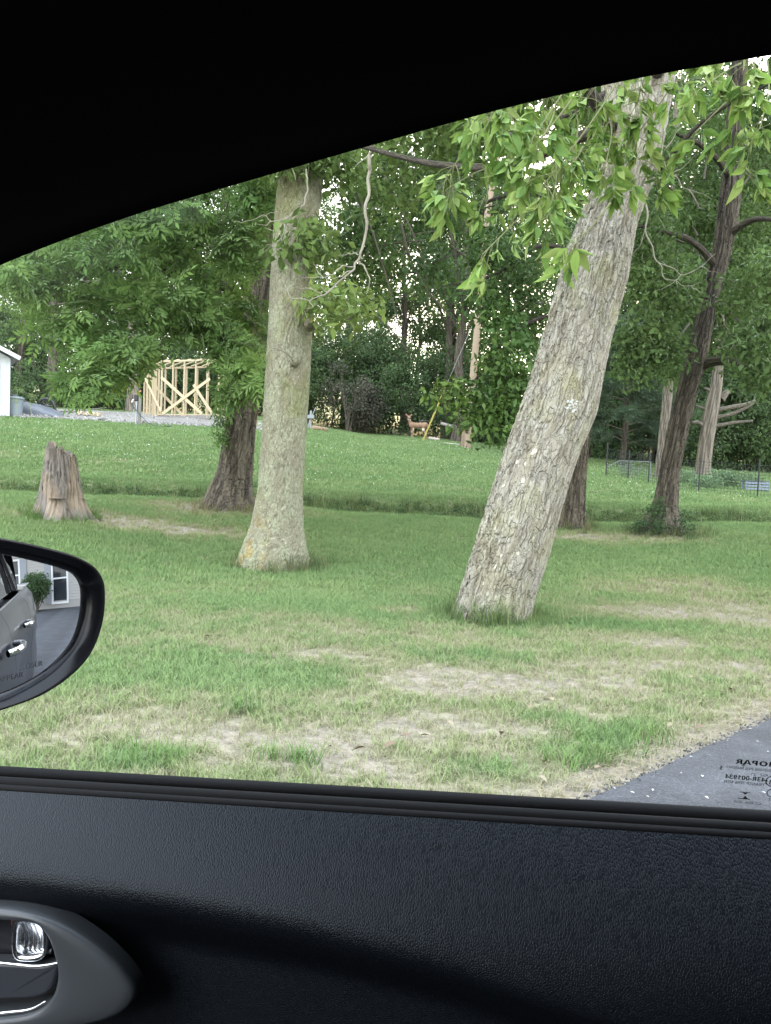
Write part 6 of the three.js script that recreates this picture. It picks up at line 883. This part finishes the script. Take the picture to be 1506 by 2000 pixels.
  for (let i = 0; i < 5200; i++) { let x, z; if (i < 1500) { x = -0.6 + r() * 4; z = edgeZ(x) - 0.16 + 0.16 * (r() + r() - 0.7); } else { const d = 2.6 + r() * 5.4; x = (r() - 0.5) * 1.1 * d; z = -d; if (dryness(x, z) < 0.35 || beyondEdge(x, z) < 0) continue; } const on = beyondEdge(x, z) < 0.02; Ms.push(mat4(V(x, on ? 0.038 : ground(x, z) + 0.012 + 0.02 * r(), z), new THREE.Euler((r() - 0.5) * 0.4, r() * 6.28, (r() - 0.5) * 0.4), 0.5 + 0.9 * r())); Cs.push(mix3([0.36, 0.31, 0.2], [0.26, 0.22, 0.15], r())); }
  tag(inst('straw_litter', straw, grassMat, Ms, Cs), 'dry straw clippings lying along the asphalt edge', 'straw', null, 'stuff');
  // single fallen leaves
  const leaf = (() => { const S = new Soup(); bladeLeaf(S, V(-0.045, 0, 0), V(1, 0.12, 0), V(0, 1, 0), 0.09, 0.05, 0.25, 0.5); return S.build(); })(), lm = [[0.2, 0.155, 0.1], [0.23, 0.19, 0.125], [0.16, 0.11, 0.075], [0.24, 0.2, 0.14]].map((c) => std(c, 0.85, { side: THREE.DoubleSide }));
  [[405, 1250], [430, 1388], [790, 1448], [830, 1447], [1130, 1463], [1075, 1375], [980, 1443], [1195, 1487], [1170, 1512], [1308, 1428], [1365, 1432], [640, 1472], [700, 1475], [1350, 1330], [1430, 1355], [880, 1425], [1035, 1392], [1065, 1500], [760, 1468], [1060, 1535]].forEach(([px, py], i) => { const q = sight(px, py), t = EYE.y / -q.y, x = q.x * t, z = q.z * t, m = mesh('fallen_leaf', leaf, lm[i % 4]); m.position.set(x, ground(x, z) + 0.03, z); m.rotation.set((r() - 0.5) * 0.7, r() * 6, (r() - 0.5) * 0.7); m.scale.setScalar(0.42 + 0.3 * r()); tag(m, 'dry curled brown leaf fallen on the grass by the driveway', 'leaf', 'fallen leaves on the grass'); });
  const petal = (() => { const S = new Soup(); bladeLeaf(S, V(-0.02, 0, 0), V(1, 0.1, 0), V(0, 1, 0), 0.045, 0.022, 0.1, 0.4); return S.build(); })(), pm = [std([0.45, 0.44, 0.4], 0.8, { side: THREE.DoubleSide }), std([0.5, 0.44, 0.34], 0.8, { side: THREE.DoubleSide })];
  [[1420, 1448], [1480, 1450], [1275, 1545], [1265, 1558], [1372, 1518], [1200, 1542], [1330, 1512], [1270, 1502], [1492, 1550], [1465, 1425], [1500, 1470], [1235, 1550], [1380, 1560], [1350, 1480]].forEach(([px, py], i) => { const q = sight(px, py), t = (EYE.y - 0.036) / -q.y, x = q.x * t, z = q.z * t; if (beyondEdge(x, z) > -0.02) return; const m = mesh('litter_flake', petal, pm[i % 3 ? 0 : 1]); m.position.set(x, 0.041, z); m.rotation.set((r() - 0.5) * 0.3, r() * 6, 0); m.scale.setScalar(0.25 + 0.45 * r() * r()); tag(m, 'tiny pale dry flake lying on the dark asphalt', 'leaf', 'pale flakes on the asphalt'); });
}
const HOUSE = { p: V(13.4, 0.03, 3.2), turn: -80 * R, x0: -7, x1: 9, windows: [[-2.5, -1.9, 0.25, 2.1, 1], [-0.35, 0.7, 0.9, 2.05, -1]], bush: V(13.4, 0.03, 3.2).addScaledVector(V(0.174, 0, 0.985), -1.55).addScaledVector(V(-0.985, 0, 0.174), 1.0) };
// ---------- the house behind the car, seen in the passenger mirror ----------
{
  // stands across the drive, its long wall facing the car's rear
  const g = thing('house', 'cream house with horizontal siding and white framed windows beyond the drive', 'house', HOUSE.p); g.rotation.y = HOUSE.turn;
  const cream = std([0.4, 0.39, 0.36], 0.7), white = std([0.75, 0.76, 0.76], 0.6), dark = phys([0.03, 0.035, 0.04], 0.05), shut = std([0.3, 0.32, 0.34], 0.7);
  const wins = HOUSE.windows, Lh = HOUSE.x1 - HOUSE.x0, H = 3.0, bh = 0.11;
  mesh('wall', box(HOUSE.x0, HOUSE.x1, 0, H, -6, -0.02), cream, g);
  for (let y = 0.3; y < H; y += bh) { let segs = [[HOUSE.x0, HOUSE.x1]]; for (const [a, b, c, d] of wins) if (y + bh > c - 0.08 && y < d + 0.08) segs = segs.flatMap(([s, e]) => [[s, Math.min(e, a - 0.08)], [Math.max(s, b + 0.08), e]].filter(([p, q]) => q - p > 0.05)); for (const [s, e] of segs) { const b = new THREE.BoxGeometry(e - s, bh, 0.014).rotateX(-0.2).translate((s + e) / 2, y + bh / 2, 0.006); mesh('siding_board', b, cream, g); } }
  mesh('foundation', box(HOUSE.x0, HOUSE.x1, -0.1, 0.3, -0.02, 0.01), std([0.35, 0.34, 0.32], 0.9), g);
  for (const [a, b, c, d, sd] of wins) { const w = new THREE.Group(); w.name = 'window'; g.add(w); mesh('window_frame', join([box(a - 0.08, b + 0.08, d, d + 0.08, -0.01, 0.04), box(a - 0.08, b + 0.08, c - 0.08, c, -0.01, 0.05), box(a - 0.08, a, c, d, -0.01, 0.04), box(b, b + 0.08, c, d, -0.01, 0.04), box(a, b, (c + d) / 2 - 0.03, (c + d) / 2 + 0.03, -0.01, 0.03)]), white, w); mesh('pane', box(a, b, c, d, -0.015, 0.0), dark, w); mesh('shutter', sd > 0 ? box(b + 0.1, b + 0.38, c - 0.05, d + 0.05, 0.02, 0.05) : box(a - 0.38, a - 0.1, c - 0.05, d + 0.05, 0.02, 0.05), shut, g); }
  mesh('corner_board', box(HOUSE.x0 - 0.02, HOUSE.x0 + 0.12, 0.3, H, 0.012, 0.04), white, g);
  mesh('roof', new THREE.BoxGeometry(Lh + 1, 0.12, 4.2).rotateX(0.45).translate((HOUSE.x0 + HOUSE.x1) / 2, H + 0.8, -1.3), std([0.16, 0.15, 0.15], 0.9), g); mesh('fascia', box(HOUSE.x0 - 0.5, HOUSE.x1 + 0.5, H - 0.1, H + 0.08, 0.42, 0.46), white, g);
  const bp = HOUSE.bush, b = thing('house_shrub', 'rounded green shrub standing against the cream house', 'shrub', bp), r = rng(123), S = new Soup(); for (let k = 0; k < 8; k++) { const e = V((r() - 0.5) * 1.1, 0.7 + 0.6 * r(), (r() - 0.5) * 0.9); limb([V((r() - 0.5) * 0.15, 0, (r() - 0.5) * 0.15), e.clone().multiplyScalar(0.5), e], [0.02, 0.015, 0.006], { segs: 5, rings: 6, soup: S }); } mesh('stem', S.build(), twigMat, b);
  foliage('foliage', b, SMALLCLUMP, leafSoft, [[bp.clone().add(V(0, 1.0, 0)), 0.45, 0.4, 0.45, 90], [bp.clone().add(V(0.1, 0.8, 0.05)), 0.35, 0.3, 0.35, 30]], 124, [0.04, 0.085, 0.03], [0.08, 0.14, 0.045], 0.75);
}
// crumbled asphalt and grit along the broken edge
{
  const r = rng(909), M = [], C = [], geo = new THREE.DodecahedronGeometry(0.0055, 0);
  for (let i = 0; i < 900; i++) { const x = -0.6 + r() * 4.4, z = edgeZ(x) + 0.07 * (r() + r() + r() - 1.6), on = beyondEdge(x, z) < -0.03; M.push(mat4(V(x, on ? 0.036 : ground(x, z) + 0.012, z), new THREE.Euler(r() * 6, r() * 6, r() * 6), V(0.4 + r(), 0.3 + 0.6 * r(), 0.4 + r()))); const k = r() < 0.6 ? 0.05 + 0.05 * r() : 0.13 + 0.12 * r(); C.push([k, k * 0.97, k * 0.93]); }
  tag(inst('edge_grit', geo, std(0xffffff, 1), M, C), 'crumbled grit along the broken asphalt edge', 'grit', null, 'stuff');
}

const inTrunk = (x, z) => TREEFOOT.some(([a, b, q]) => (x - a) ** 2 + (z - b) ** 2 < q * q);

turf('lawn_grass', 'short mown grass mixed with dry straw blades', 11, [tuft(1, 10, 0.03, 0.036, 0.0034, 1.0), tuft(2, 9, 0.03, 0.045, 0.003, 0.8), tuft(3, 11, 0.034, 0.028, 0.0036, 1.2)], 2.0, 8.2, 1500, 1, inTrunk);
turf('lawn_grass', 'short grass under the trees before the ditch', 12, [tuft(4, 14, 0.06, 0.06, 0.0065, 0.7), tuft(5, 14, 0.065, 0.05, 0.007, 0.9)], 8.2, 18, 420, 1, inTrunk);
turf('lawn_grass', 'bright green lawn rising beyond the ditch', 13, [tuft(6, 20, 0.15, 0.07, 0.0125, 0.7), tuft(7, 20, 0.16, 0.06, 0.0135, 0.9)], 18, 50, 115, 1, (x, z) => inTrunk(x, z) || (z < -30.9 && z > -42 && x < -4.2 + (z + 31) * -0.02 && x > -24));

renderer.render(scene, camera);
